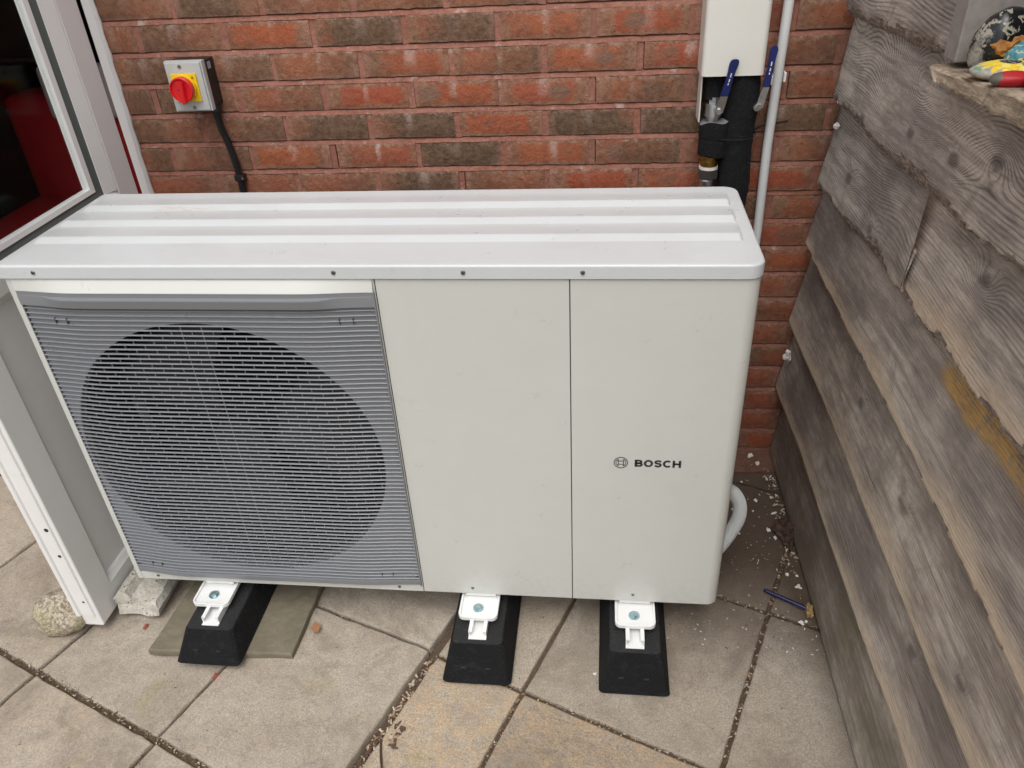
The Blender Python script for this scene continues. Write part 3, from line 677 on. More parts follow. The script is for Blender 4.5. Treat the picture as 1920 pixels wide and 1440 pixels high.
# ------------------------------------------------------------ heat pump
YF, XL, XA, XB, XR, ZB, ZS, ZT, YB = -.7354, -.985, -.2574, .0941, .4235, .125, .943, .9707, -.351
def arc(cx, cy, r, a0, a1, n=8): return [(cx+r*math.cos(math.radians(a0+(a1-a0)*i/n)), cy+r*math.sin(math.radians(a0+(a1-a0)*i/n))) for i in range(n+1)]
hp = empty('heat_pump', (-.28, YF, ZB), 'large white outdoor heat pump with a grey fan grille, standing on black rubber feet', 'heat pump')
HP = (-.28, YF, ZB)
def shell(path, th, z0, z1, bev=.002):
    """open plan path -> wall of thickness th with slightly rolled top and bottom edges"""
    bm = bmesh.new(); P = [Vector((p[0], p[1], 0)) for p in path]; n = len(P); rings = []
    N = []
    for i in range(n):
        t = (P[min(i+1, n-1)]-P[max(i-1, 0)]).normalized(); N.append(Vector((t.y, -t.x, 0)))     # outward for a path running left to right in front
    for off, z in ((-th, z0), (-bev, z0), (0, z0+bev), (0, z1-bev), (-bev, z1), (-th, z1)):
        rings.append([bm.verts.new((P[i]+N[i]*off).to_tuple()[:2]+(z,)) for i in range(n)])
    for a, b in zip(rings, rings[1:]+rings[:1]):
        for k in range(n-1): bm.faces.new((a[k], a[k+1], b[k+1], b[k]))
    bm.faces.new([r[0] for r in rings]); bm.faces.new([r[-1] for r in rings][::-1])
    return bm
def heat_pump():
    # inner case (dark in the seams)
    bm = bmesh.new(); box(bm, (XA+.004, YF+.0045, ZB+.004), (XR-.030, YB-.030, ZS+.010)); box(bm, (XL+.006, YB-.02, ZB+.004), (XA+.0041, YB-.006, ZS+.010)); box(bm, (XL+.006, YF+.06, ZB+.003), (XA+.0041, YB-.0205, ZB+.010)); box(bm, (XL+.02, YF+.0045, ZS-.004), (XA+.0038, YB-.021, ZS+.010))
    obj('inner_case', bm, M_SEAM, hp, HP)
    r = .026
    bm = shell([(XB+.0011, YF)] + arc(XR-r, YF+r, r, -90, 0, 10) + [(XR, YF+.10)], .003, ZB, ZS); obj('front_panel', bm, M_CASE, hp, HP, smooth=40)
    bm = shell([(XA+.0011, YF), (XB-.0011, YF)], .003, ZB, ZS); obj('front_panel', bm, M_CASE, hp, HP, smooth=40)
    bm = shell([(XR, YF+.1022), (XR, YB-.03)] + arc(XR-r, YB-r, r, 0, 90, 8)[1:] + [(XL+r, YB)] + arc(XL+r, YB-r, r, 90, 180, 8)[1:] + [(XL, YF+.0222)], .003, ZB, ZS); obj('side_panel', bm, M_CASE, hp, HP, smooth=40)
    # fan panel round the grille: wrapped left edge, sloping ledge above the grille
    gx0, gx1, gz0, gz1 = -.9680, -.2610, .1490, .9190
    rl = .008
    bm = shell([(XL, YF+.022)] + arc(XL+rl, YF+rl, rl, 180, 270, 6) + [(gx0-.0004, YF)], .003, ZB, ZS, .0015)
    box(bm, (gx0-.0004, YF, ZB), (XA-.0011, YF+.003, gz0-.0002), .0012, 1)
    box(bm, (gx1-.001, YF+.0002, gz0-.0001), (XA-.0011, YF+.003, ZS), .0008, 1)
    def dep(x): return .0005 + .0125*sm(gx0-.02, gx0+.135, x)*(1-.70*sm(gx1-.15, gx1, x))
    N = 48; xs = [gx0+(gx1-gx0)*i/N for i in range(N+1)]
    lx = [gx0-.0003+(gx1-.0012-gx0+.0003)*i/N for i in range(N+1)]
    rows = [[bm.verts.new((x, *f(x))) for x in lx] for f in (lambda x: (YF+.003, ZS), lambda x: (YF+.0008, ZS), lambda x: (YF, ZS-.0012), lambda x: (YF-dep(x)-.0012, gz1+.0002), lambda x: (YF-dep(x)-.0012, gz1-.0012), lambda x: (YF+.003, gz1-.003))]
    for a, b in zip(rows, rows[1:]):
        for k in range(N): bm.faces.new((a[k], a[k+1], b[k+1], b[k]))
    bm.faces.new([r_[0] for r_ in rows]); bm.faces.new([r_[-1] for r_ in rows][::-1])
    obj('fan_panel', bm, M_CASE, hp, HP, smooth=30)
    # ---------------- lid
    bm = bmesh.new(); xl, xr, yf, yb, rc = XL-.009, XR+.003, YF-.004, YB+.004, .030; rL = .012
    def ringpts(ins):
        q = max(rc-ins, .004); n = 8
        q2 = max(rL-ins, .002); e2 = min(ins, rL-.002)
        return arc(xr-rc, yf+rc, q, -90, 0, n) + arc(xr-rc, yb-rc, q, 0, 90, n) + [(xl+e2+q2+(x_-0)*1, yb-e2-q2+y_) for x_, y_ in arc(0, 0, q2, 90, 180, n)] + [(xl+e2+q2+x_, yf+e2+q2+y_) for x_, y_ in arc(0, 0, q2, 180, 270, n)]
    rings = []
    for ins, z in ((.004, ZS+.0005), (.0, ZS+.0015), (0, ZT-.0046), (.0008, ZT-.0024), (.0024, ZT-.0007), (.0046, ZT), (.012, ZT)):
        rings.append([bm.verts.new((x, y, z)) for x, y in ringpts(ins)])
    m = len(rings[0])
    for a, b in zip(rings, rings[1:]):
        for k in range(m): bm.faces.new((a[k], a[(k+1) % m], b[(k+1) % m], b[k]))
    # ribbed top: grid
    gx = [xl+.0125, xl+.016, xl+.020, xl+.024, xl+.03, -.6, -.3, 0, .2] + [xr-.050, xr-.034, xr-.0305, xr-.028, xr-.026, xr-.024, xr-.0215, xr-.016]
    ribs = [-.6370, -.5500, -.4630]                  # front foot of each rib
    y0, y1 = yf+.030, yb-.030; gy = {y0, y1}
    for rb in ribs: gy |= {rb-.003, rb, rb+.0025, rb+.012, rb+.0185, rb+.022, rb+.0245, rb+.027, rb+.032, rb+.045, rb+.060, rb+.075}
    gy = sorted(gy)
    def hz(x, y):
        e = sm(xl+.012, xl+.024, x)*(1-sm(xr-.036, xr-.030, x)) if False else sm(xl+.012, xl+.020, x)*(1-sm(xr-.029, xr-.022, x)); h = 0
        for rb in ribs:
            if rb <= y <= rb+.075: h = .0062*min(1, max(0, (y-rb)/.021))*(1-max(0, min(1, (y-rb-.023)/.050)))
        dent = 0
        for rb in ribs:
            if rb+.004 < y < rb+.06: dent = -.0042*(1-abs(x-(xr-.026))/.004)*(1-(y-rb)/.075) if abs(x-(xr-.026)) < .004 else 0
        return h*e + dent
    G_ = {(i, j): bm.verts.new((x, y, ZT + hz(x, y))) for i, x in enumerate(gx) for j, y in enumerate(gy)}
    for i in range(len(gx)-1):
        for j in range(len(gy)-1): bm.faces.new((G_[i, j], G_[i+1, j], G_[i+1, j+1], G_[i, j+1]))
    # margin between grid and ring
    nx, ny = len(gx)-1, len(gy)-1
    inner = rings[-1]; q = m//4
    edges = [([G_[i, 0] for i in range(nx+1)], 3, 0), ]
    fr_, rt_, bk_, lf_ = inner[0:q], inner[q:2*q], inner[2*q:3*q], inner[3*q:4*q]
    # corner vertex lists: strips
    bm.faces.new([lf_[-1]] + [fr_[0]] + [G_[i, 0] for i in range(nx, -1, -1)])
    bm.faces.new([fr_[-1], rt_[0]] + [G_[nx, j] for j in range(ny, -1, -1)])
    bm.faces.new([rt_[-1], bk_[0]] + [G_[i, ny] for i in range(nx+1)])
    bm.faces.new([bk_[-1], lf_[0]] + [G_[0, j] for j in range(ny+1)])
    for cl, cv in ((fr_, G_[nx, 0]), (rt_, G_[nx, ny]), (bk_, G_[0, ny]), (lf_, G_[0, 0])):
        for a, b in zip(cl, cl[1:]): bm.faces.new((a, b, cv))
    obj('lid', bm, M_LID, hp, (-.28, YF, ZS), smooth=42)
    # screws
    def screw(x, z, y, r=.0048):
        b2 = bmesh.new(); cyl(b2, (x, y+.0004, z), (0, -1, 0), r, .0022, 14, r*.75); obj('screw', b2, M_SCREW, hp, (x, y, z), smooth=40)
        b2 = bmesh.new(); cyl(b2, (x, y-.0016, z), (0, -1, 0), r*.4, .0007, 6); obj('screw_socket', b2, M_PRINT, hp, (x, y, z))
    for x in (-.913, -.329, -.093, .117): screw(x, ZS+.0135, YF-.004)
    for x, z in ((-.925, .1385), (-.316, .1385), (-.1395, .1455), (.2318, .148)): screw(x, z, YF, .0042)
    # ---------------- grille
    cx, cz, R = -.630, .521, .332
    # backing plate with round opening: polar mesh between circle and rectangle
    bm = bmesh.new(); na = 128; prev = None; first = None
    bz0, bz1 = gz0+.018, gz1-.030
    for a in range(na):
        t = 2*math.pi*a/na; c_, s_ = math.cos(t), math.sin(t)
        k = min(((gx1-.002-cx)/c_ if c_ > 1e-6 else ((gx0+.002)-cx)/c_ if c_ < -1e-6 else 9), ((bz1-cz)/s_ if s_ > 1e-6 else (bz0-cz)/s_ if s_ < -1e-6 else 9))
        k = max(k, R+.002)
        colv = []
        for q_ in range(7):
            rr = R+(k-R)*q_/6; x = min(max(cx+rr*c_, gx0+.001), gx1-.001); z = min(max(cz+rr*s_, gz0+.012), gz1-.028)
            colv.append(bm.verts.new((x, YF-dep(x)+.0044, z)))
        lipv = bm.verts.new((cx+R*c_, YF+.022, cz+R*s_)); colv.insert(0, lipv)
        if prev:
            for u, v, w_, z_ in zip(prev, prev[1:], colv[1:], colv): bm.faces.new((u, v, w_, z_))
        else: first = colv
        prev = colv
    for u, v, w_, z_ in zip(prev, prev[1:], first[1:], first): bm.faces.new((u, v, w_, z_))
    # corner fills
    for sx_, sz_ in ((gx0+.001, gz0+.012), (gx1-.001, gz0+.012), (gx0+.001, gz1-.028), (gx1-.001, gz1-.028)): pass
    grille = obj('grille', bm, M_GRILLE, hp, (cx, YF, cz), smooth=40)
    # rectangular rim: bottom band, side walls
    bm = bmesh.new()
    def band(secs):
        """secs: list of (forward offset from dep, z, min depth flag)"""
        rows = [[bm.verts.new((x, YF-(dep(x)+o) if o is not None else YF+.002, z(x) if callable(z) else z)) for x in xs] for o, z in secs]
        for a, b in zip(rows, rows[1:]):
            for k in range(N): bm.faces.new((a[k], a[k+1], b[k+1], b[k]))
        for rr in (0, -1):
            pass
    band([(None, gz0), (-.003, gz0), (.0, gz0+.004), (.0008, gz0+.017), (-.010, gz0+.019)])
    # top brow: a shelf that catches the light across the middle
    w1 = lambda x: sm(gx0+.045, gx0+.095, x)*(1-sm(gx1-.105, gx1-.06, x))
    rows = []
    for f in (lambda x: (YF+.002, gz1-.0016), lambda x: (YF-dep(x)-.0004, gz1-.0016), lambda x: (YF-dep(x)-.0006, gz1-.0100),
              lambda x: (YF-dep(x)-.0008-.0078*w1(x), gz1-.0102-.0012*w1(x)), lambda x: (YF-dep(x)-.0014-.0076*w1(x), gz1-.0135), lambda x: (YF-dep(x)-.0016-.003*w1(x), gz1-.031), lambda x: (YF-dep(x)+.010, gz1-.033)):
        rows.append([bm.verts.new((x, *f(x))) for x in xs])
    for a, b in zip(rows, rows[1:]):
        for k in range(N): bm.faces.new((a[k], a[k+1], b[k+1], b[k]))
    box(bm, (gx0-.0006, YF-.0004, gz0), (gx0+.0010, YF+.006, gz1-.0017)); box(bm, (gx1-.0016, YF-.0068, gz0), (gx1+.0008, YF+.003, gz1-.0017))
    obj('rim', bm, M_GRILLE, grille, (cx, YF, cz), smooth=18)
    # slats
    ns = 67; zt, zb = gz1-.0385, gz0+.0235; pitch = (zt-zb)/(ns-1)
    bm = bmesh.new(); rows = []
    th = .0018
    for (fo, dz) in ((-.0002, -th/2), (.0, -.0001), (-.0013, th/2), (-.0044, th/2+.0001), (-.0044, -th/2+.0003)):
        rows.append([bm.verts.new((x, YF-dep(x)-fo*1.0, dz)) for x in xs])
    for a, b in zip(rows, rows[1:]+rows[:1]):
        for k in range(N): bm.faces.new((a[k], a[k+1], b[k+1], b[k]))
    bm.faces.new([r_[0] for r_ in rows]); bm.faces.new([r_[-1] for r_ in rows][::-1])
    bmesh.ops.translate(bm, verts=bm.verts, vec=(-cx, -YF, 0)); bmesh.ops.recalc_face_normals(bm, faces=bm.faces)
    me = bpy.data.meshes.new('slat'); bm.to_mesh(me); bm.free(); me.materials.append(M_GRILLE)
    for i in range(ns): share('slat', me, grille, (cx, YF-.0002, zt-pitch*i))
    # short uprights between slats, staggered row by row
    bm = bmesh.new(); st = .0425
    for i in range(ns-1):
        z = zt-pitch*(i+.5)
        if abs(z-cz) > R: continue
        hw = math.sqrt(R*R-(z-cz)**2)
        k0 = -12
        offs = [(k+(.5 if i % 2 else 0))*st for k in range(-10, 11)]
        if i % 2 == 0: offs += [-.0212, .0212]
        offs = sorted(set(offs))
        for o_ in offs:
            x = cx+o_
            if abs(o_) < hw-.004: box(bm, (x-.0007, YF-dep(x)+.0026, z-pitch/2+.0008), (x+.0007, YF-dep(x)+.0043, z+pitch/2-.0008))
    obj('bars', bm, M_GRILLE, grille, (cx, YF, cz))['kind'] = 'stuff'
    # clip slots on the grille
    for x, z in ((gx0+.075, gz1-.062), (gx1-.06, gz1-.06), (gx0+.06, gz0+.040), (gx1-.075, gz0+.040)):
        for s in (-.013, .013):
            bm = bmesh.new(); box(bm, (x+s-.0005, YF-dep(x+s)-.0006, z-.007), (x+s+.0005, YF-dep(x+s)+.004, z+.005)); obj('clip_slot', bm, M_SEAM, grille, (x+s, YF, z))
    # fan and its shroud
    bm = bmesh.new(); na = 64
    prof = [(R+.004, YF+.023), (R-.004, YF+.06), (R-.006, YF+.16), (R+.01, YF+.20)]
    rows = [[bm.verts.new((cx+rr*math.cos(2*math.pi*a/na), y, cz+rr*math.sin(2*math.pi*a/na))) for a in range(na)] for rr, y in prof]
    for a, b in zip(rows, rows[1:]):
        for k in range(na): bm.faces.new((a[k], a[(k+1) % na], b[(k+1) % na], b[k]))
    box(bm, (XL+.006, YF+.25, ZB+.015), (XA+.003, YF+.255, ZS-.005))
    obj('shroud', bm, M_DARK, hp, (cx, YF+.1, cz), smooth=40)
    bm = bmesh.new(); cyl(bm, (cx, YF+.045, cz), (0, 1, 0), .062, .07, 32, .075); fan = obj('fan_hub', bm, M_FAN, hp, (cx, YF+.08, cz), smooth=40)
    for b_ in range(3):
        bm = bmesh.new(); rows = []
        for i in range(9):
            rr = .06+(R-.085)*i/8; tw = .9-.5*i/8; sweep = -.25*i/8; span = .45+.25*i/8; row = []
            for j in range(7):
                a = 2*math.pi*b_/3+.3+sweep+(j/6-.5)*span*2
                row.append((cx+rr*math.cos(a), YF+.085+(j/6-.5)*.075*tw+.012*math.sin(j/6*math.pi), cz+rr*math.sin(a)))
            rows.append(row)
        F = [[bm.verts.new(p) for p in r_] for r_ in rows]; Bk = [[bm.verts.new((p[0], p[1]+.003, p[2])) for p in r_] for r_ in rows]
        for i in range(8):
            for j in range(6): bm.faces.new((F[i][j], F[i][j+1], F[i+1][j+1], F[i+1][j])); bm.faces.new((Bk[i][j], Bk[i+1][j], Bk[i+1][j+1], Bk[i][j+1]))
        for i in range(8): bm.faces.new((F[i][0], F[i+1][0], Bk[i+1][0], Bk[i][0])); bm.faces.new((F[i][6], Bk[i][6], Bk[i+1][6], F[i+1][6]))
        for j in range(6): bm.faces.new((F[8][j], F[8][j+1], Bk[8][j+1], Bk[8][j]))
        obj('blade', bm, M_FAN, fan, (cx, YF+.085, cz), smooth=True)
    # ---------------- name and round emblem
    def lettering(name, glyphs, x0, x1, zc, h, y):
        """bold block letters: each glyph is a list of open strokes on a unit-high box"""
        bm = bmesh.new(); tot = sum(w for w, _ in glyphs)+.16*(len(glyphs)-1); sc = (x1-x0)/tot; cur = x0; tk = .235
        for w, strokes in glyphs:
            for st, close in strokes:
                P = [Vector((cur+px*sc, 0, zc-h/2+pz*h)) for px, pz in st]; n = len(P); A, B = [], []
                for k in range(n):
                    a_ = P[k-1] if (k > 0 or close) else P[k]; b_ = P[(k+1) % n] if (k < n-1 or close) else P[k]
                    d1 = (P[k]-a_); d2 = (b_-P[k]); t = ((d1.normalized() if d1.length else d2.normalized()) + (d2.normalized() if d2.length else d1.normalized())).normalized()
                    nr = Vector((-t.z, 0, t.x)); hw = tk*h/2*(1 if abs(t.x) > .5 else 1.12)
                    A.append(P[k]+nr*hw); B.append(P[k]-nr*hw)
                for k in range(n if close else n-1):
                    q = (k+1) % n; vs = [bm.verts.new((p.x, y, p.z)) for p in (A[k], A[q], B[q], B[k])]; bm.faces.new(vs)
            cur += (w+.16)*sc
        r = bmesh.ops.extrude_face_region(bm, geom=bm.faces[:]); bmesh.ops.translate(bm, verts=[v for v in r['geom'] if isinstance(v, bmesh.types.BMVert)], vec=(0, .0003, 0))
        return obj(name, bm, M_PRINT, hp, ((x0+x1)/2, y, zc))
    def ell(cx_, cz_, rx, rz, a0, a1, n=18): return [(cx_+rx*math.cos(math.radians(a0+(a1-a0)*i/n)), cz_+rz*math.sin(math.radians(a0+(a1-a0)*i/n))) for i in range(n+1)]
    e_ = .118
    glB = (.98, [([(.14, 0), (.14, 1)], False), ([(.14, 1-e_), (.60, 1-e_)] + ell(.60, .70, .20, .182, 90, -90, 8) + [(.14, .518)], False), ([(.14, .50), (.66, .50)] + ell(.66, .309, .20, .191, 90, -90, 8) + [(.14, e_)], False)])
    glO = (1.12, [(ell(.56, .5, .43, .395, 0, 360, 28)[:-1], True)])
    glS = (.92, [([(.84, .80)] + ell(.50, .70, .33, .19, 40, 90, 4) + ell(.42, .70, .28, .19, 90, 270, 8)[0:] + ell(.52, .305, .28, .195, 90, -90, 8)[0:] + ell(.42, .305, .33, .195, 270, 215, 4) + [(.08, .20)], False)])
    glC = (1.02, [(ell(.56, .5, .44, .395, 48, 312, 22), False)])
    glH = (1.04, [([(.14, 0), (.14, 1)], False), ([(.90, 0), (.90, 1)], False), ([(.14, .5), (.90, .5)], False)])
    lettering('lettering', [glB, glO, glS, glC, glH], .2217, .3136, .5345, .0178, YF-.0006)
    def flat(bm, pts, y): prism(bm, pts, 1, y, y-.0004)
    ex, ez, er = .1940, .5352, .0142
    bm = bmesh.new()
    def annulus(r0, r1, a0, a1, n):
        for i in range(n):
            t0, t1 = math.radians(a0+(a1-a0)*i/n), math.radians(a0+(a1-a0)*(i+1)/n)
            flat(bm, [(ex+r0*math.cos(t0), ez+r0*math.sin(t0)), (ex+r1*math.cos(t0), ez+r1*math.sin(t0)), (ex+r1*math.cos(t1), ez+r1*math.sin(t1)), (ex+r0*math.cos(t1), ez+r0*math.sin(t1))], YF-.0006)
    annulus(er-.0013, er, 0, 360, 40)
    ri = .0106
    annulus(ri-.0012, ri, -54, 54, 14); annulus(ri-.0012, ri, 126, 234, 14)
    for s in (-1, 1):
        flat(bm, [(ex+s*.0046, ez-.0086), (ex+s*.0061, ez-.0086), (ex+s*.0061, ez+.0086), (ex+s*.0046, ez+.0086)], YF-.00065)
        flat(bm, [(ex-.0052, ez+s*.0042-.0006), (ex+.0052, ez+s*.0042-.0006), (ex+.0052, ez+s*.0042+.0006), (ex-.0052, ez+s*.0042+.0006)], YF-.0007)
    obj('round_emblem', bm, M_PRINT, hp, (ex, YF, ez))
    # ---------------- white mounting trays with bolts
    for fx in (-.7725, -.1225, .2375):
        zt_ = ZB-.016; bm = bmesh.new(); hw, y0 = .0455, YF-.061; rc_ = .014
        def out(i): return arc(fx+hw-rc_, y0+rc_, rc_-i, -90, 0, 6) + [(fx+hw-i, YF+.05-i), (fx-hw+i, YF+.05-i)] + arc(fx-hw+rc_, y0+rc_, rc_-i, 180, 270, 6)
        rows = [[bm.verts.new((x, y, z)) for x, y in out(i)] for i, z in ((.0, zt_-.004), (0, zt_+.0055), (.0008, zt_+.0062), (.0036, zt_+.0062), (.0046, zt_+.0055), (.0060, zt_+.0008))]
        mm = len(rows[0])
        for a, b in zip(rows, rows[1:]):
            for k in range(mm): bm.faces.new((a[k], a[(k+1) % mm], b[(k+1) % mm], b[k]))
        bm.faces.new(rows[-1]); bm.faces.new(rows[0][::-1])
        box(bm, (fx-hw+.01, YF+.004, zt_+.0061), (fx+hw-.01, YF+.05, ZB+.003))
        tr = obj('mounting_foot', bm, M_WBRACKET, hp, (fx, YF, zt_), smooth=35)
        by = YF-.029; bm = bmesh.new(); cyl(bm, (fx-.002, by, zt_+.0008), (0, 0, 1), .0125, .0022, 24); cyl(bm, (fx-.002, by, zt_+.0030), (0, 0, 1), .0078, .0062, 6, .0072)
        obj('bolt', bm, M_BOLT, tr, (fx, by, zt_), smooth=25)
    # pipe stubs at the back
    bm = bmesh.new(); cyl(bm, (.404, YB+.004, .70), (0, 1, 0), .016, .05, 16); obj('pipe_outlet', bm, M_STEEL, hp, (.40, YB, .70), smooth=40)
heat_pump()

# ------------------------------------------------------------ rubber feet, slate
def rubber_foot(fx, z0, label, h, zt_):
    wb, wt = .0790, .0565; y0, y1 = -.892, -.292; ytop = -.846
    e = empty('rubber_foot', (fx, y0, z0), label, 'rubber foot', 'black rubber feet under the outdoor unit')
    bm = bmesh.new()
    def ring(k, yf, yb, z, r):
        n = 5; return [bm.verts.new((x, y, z)) for x, y in arc(fx+k-r, yf+r, r, -90, 0, n)+arc(fx+k-r, yb-r, r, 0, 90, n)+arc(fx-k+r, yb-r, r, 90, 180, n)+arc(fx-k+r, yf+r, r, 180, 270, n)]
    rows = [ring(wb-.003, y0+.002, y1, z0, .010), ring(wb, y0, y1, z0+.004, .010), ring(wb-.004, y0+.006, y1-.004, z0+.014, .010), ring(wt+.004, ytop-.004, y1-.024, z0+h-.006, .012), ring(wt, ytop, y1-.03, z0+h-.0015, .012), ring(wt-.004, ytop+.004, y1-.034, z0+h, .012)]
    m = len(rows[0])
    for a, b in zip(rows, rows[1:]):
        for k in range(m): bm.faces.new((a[k], a[(k+1) % m], b[(k+1) % m], b[k]))
    bm.faces.new(rows[0][::-1])
    # top with channel slot
    bm.faces.new(rows[-1])
    for v in bm.verts: v.co += Vector((.0009*fbm(v.co.x*70, v.co.y*70, v.co.z*70), 0, 0))
    obj('block', bm, M_RUBBER, e, (fx, y0, z0), smooth=35)
    # aluminium channel let into the top
    bm = bmesh.new(); zc = z0+h; w_ = .0205; ya = -.838
    zb_ = zc-.002; ztop = zt_-.0042
    box(bm, (fx-w_, ya+.002, zb_), (fx+w_, -.33, zb_+.0035), 0)
    for s in (-1, 1):
        box(bm, (fx+s*w_, ya+.010, zb_+.0035), (fx+s*(w_-.003), -.33, ztop)); box(bm, (fx+s*(w_-.0031), ya+.010, ztop-.003), (fx+s*(w_-.0085), -.33, ztop))
    obj('channel', bm, M_WBRACKET, e, (fx, ya, zc))
    # moulded slots in the front slope
    for s in (-.030, .026):
        bm = bmesh.new(); t = .32; y = y0+.006+(ytop-y0-.010)*t; z = z0+.014+(h-.020)*t
        box(bm, (fx+s-.0055, y-.0012, z-.002), (fx+s+.0055, y+.004, z+.002)); obj('slot', bm, M_PRINT, e, (fx+s, y, z))
rubber_foot(-.1190, .002, 'black rubber foot under the middle of the white unit, by the raised slab corner', .086, ZB-.016)
rubber_foot(.2365, -.003, 'black rubber foot under the right panel of the white unit, nearest the wooden fence', .089, ZB-.016)
rubber_foot(-.7600, .0125, 'black rubber foot below the fan grille, standing on a flat grey stone', .0735, ZB-.016)
bm, cen = slab_mesh([Vector(p) for p in ((-.928, -.862, 0), (-.566, -.850, 0), (-.560, -.50, 0), (-.548, -.42, 0), (-.90, -.40, 0), (-.915, -.66, 0))], .0150, .020, 300, .0022, .004)
tag(obj('stone_slab', bm, M_SLATE, None, (cen.x, cen.y, -.003)), 'thin brownish grey flagstone under the leftmost rubber foot', 'flagstone')

# ------------------------------------------------------------ wall fittings
def isolator():
    x0, x1, z0, z1 = -.9165, -.8195, 1.0825, 1.2005
    e = empty('isolator_switch', ((x0+x1)/2, 0, z0), 'grey and black isolator switch with red and yellow rotary knob on the brick wall', 'switch')
    at = ((x0+x1)/2, -.03, (z0+z1)/2)
    bm = bmesh.new(); box(bm, (x0+.003, -.052, z0+.003), (x1-.003, .004, z1-.003), .004, 2); obj('base', bm, M_WALLPLASTIC, e, at, smooth=40)
    bm = bmesh.new(); box(bm, (x0, -.0695, z0), (x1, -.0525, z1), .0018, 2); box(bm, (x0+.004, -.0745, z0+.003), (x1-.004, -.0694, z1-.003), .0022, 2); obj('cover', bm, M_COVER, e, at, smooth=40)
    cx, cz = -.8715, 1.1405
    bm = bmesh.new(); box(bm, (cx-.031, -.0795, cz-.033), (cx+.0335, -.0744, cz+.032), .0015, 2); yp = obj('yellow_plate', bm, M_YELLOW, e, (cx, -.077, cz), smooth=40)
    bm = bmesh.new(); n = 40; rows = []
    for r, y in ((.030, -.0796), (.0300, -.089)): rows.append([bm.verts.new((cx+r*math.cos(2*math.pi*k/n), y, cz+r*math.sin(2*math.pi*k/n))) for k in range(n)])
    for a, b in zip(rows, rows[1:]):
        for k in range(n): bm.faces.new((a[k], a[(k+1) % n], b[(k+1) % n], b[k]))
    bm.faces.new(rows[1]); obj('collar', bm, M_YELLOW, e, (cx, -.084, cz), smooth=40)
    bm = bmesh.new(); rows = []
    for r, y in ((.0285, -.0891), (.0290, -.103), (.0275, -.1045), (.0255, -.1045), (.0245, -.1000), (.010, -.0985), (.001, -.0985)): rows.append([bm.verts.new((cx+r*math.cos(2*math.pi*k/n), y, cz+r*math.sin(2*math.pi*k/n))) for k in range(n)])
    for a, b in zip(rows, rows[1:]):
        for k in range(n): bm.faces.new((a[k], a[(k+1) % n], b[(k+1) % n], b[k]))
    bm.faces.new(rows[-1]); kn = obj('knob', bm, M_RED, e, (cx, -.095, cz), smooth=40)
    bm = bmesh.new(); prism(bm, [(cx-.0075, cz+.0195), (cx+.0035, cz+.0225), (cx+.0095, cz+.016), (cx+.0085, cz-.0290), (cx+.003, cz-.0335), (cx-.003, cz-.030)], 1, -.0988, -.1115)
    bmesh.ops.bevel(bm, geom=list(bm.edges), offset=.0014, segments=2, affect='EDGES'); obj('grip', bm, M_RED, kn, (cx, -.105, cz), smooth=40)
    bm = bmesh.new(); cyl(bm, (cx-.001, -.1114, cz+.002), (0, -1, 0), .0022, .0006, 10); obj('grip_hole', bm, M_PRINT, kn, (cx, -.11, cz))
    for x, z in ((cx+.024, cz+.023),):
        bm = bmesh.new(); cyl(bm, (x, -.0794, z), (0, -1, 0), .0034, .0007, 12); obj('plate_screw', bm, M_BRASS, yp, (x, -.079, z))
    for x, z in ((cx-.004, z1-.012), (cx+.008, z0+.010)):
        bm = bmesh.new(); cyl(bm, (x, -.0744, z), (0, -1, 0), .0046, .0008, 14); obj('cover_screw', bm, M_SCREW, e, (x, -.075, z))
    # pale sticker on the black side
    bm = bmesh.new(); box(bm, (x1-.0031, -.036, z1-.026), (x1-.0026, -.020, z1-.010)); obj('sticker', bm, plain('sticker', (.35, .36, .4), .6), e, (x1, -.03, z1-.02))
    bm = bmesh.new(); cyl(bm, (-.834, -.026, z0+.004), (0, 0, -1), .0155, .014, 8); cyl(bm, (-.834, -.026, z0-.0099), (0, 0, -1), .0125, .022, 16, .0095); obj('cable_gland', bm, M_WALLPLASTIC, e, (-.834, -.026, z0))
    # flexible black conduit
    pts = curve([(-.834, -.026, z0-.03), (-.8335, -.024, 1.03), (-.828, -.018, .99), (-.823, -.013, .93), (-.822, -.012, .86), (-.822, -.014, .78), (-.822, -.03, .70), (-.822, -.34, .66)], 90)
    bm = bmesh.new(); tube(bm, pts, lambda i: .0090, 12)
    cb = tag(obj('black_conduit', bm, M_WALLPLASTIC, None, (-.83, -.02, .9), smooth=True), 'black cable running down the brick wall from the isolator switch', 'cable')
    bm = bmesh.new(); box(bm, (-.8335, -.0215, .886), (-.8075, .0, .902), .002); obj('clip', bm, M_WALLPLASTIC, cb, (-.82, 0, .89)); bm = bmesh.new(); cyl(bm, (-.8105, -.0213, .894), (0, -1, 0), .0035, .0016, 10); obj('clip_nail', bm, M_STEEL, cb, (-.81, -.02, .894))
isolator()

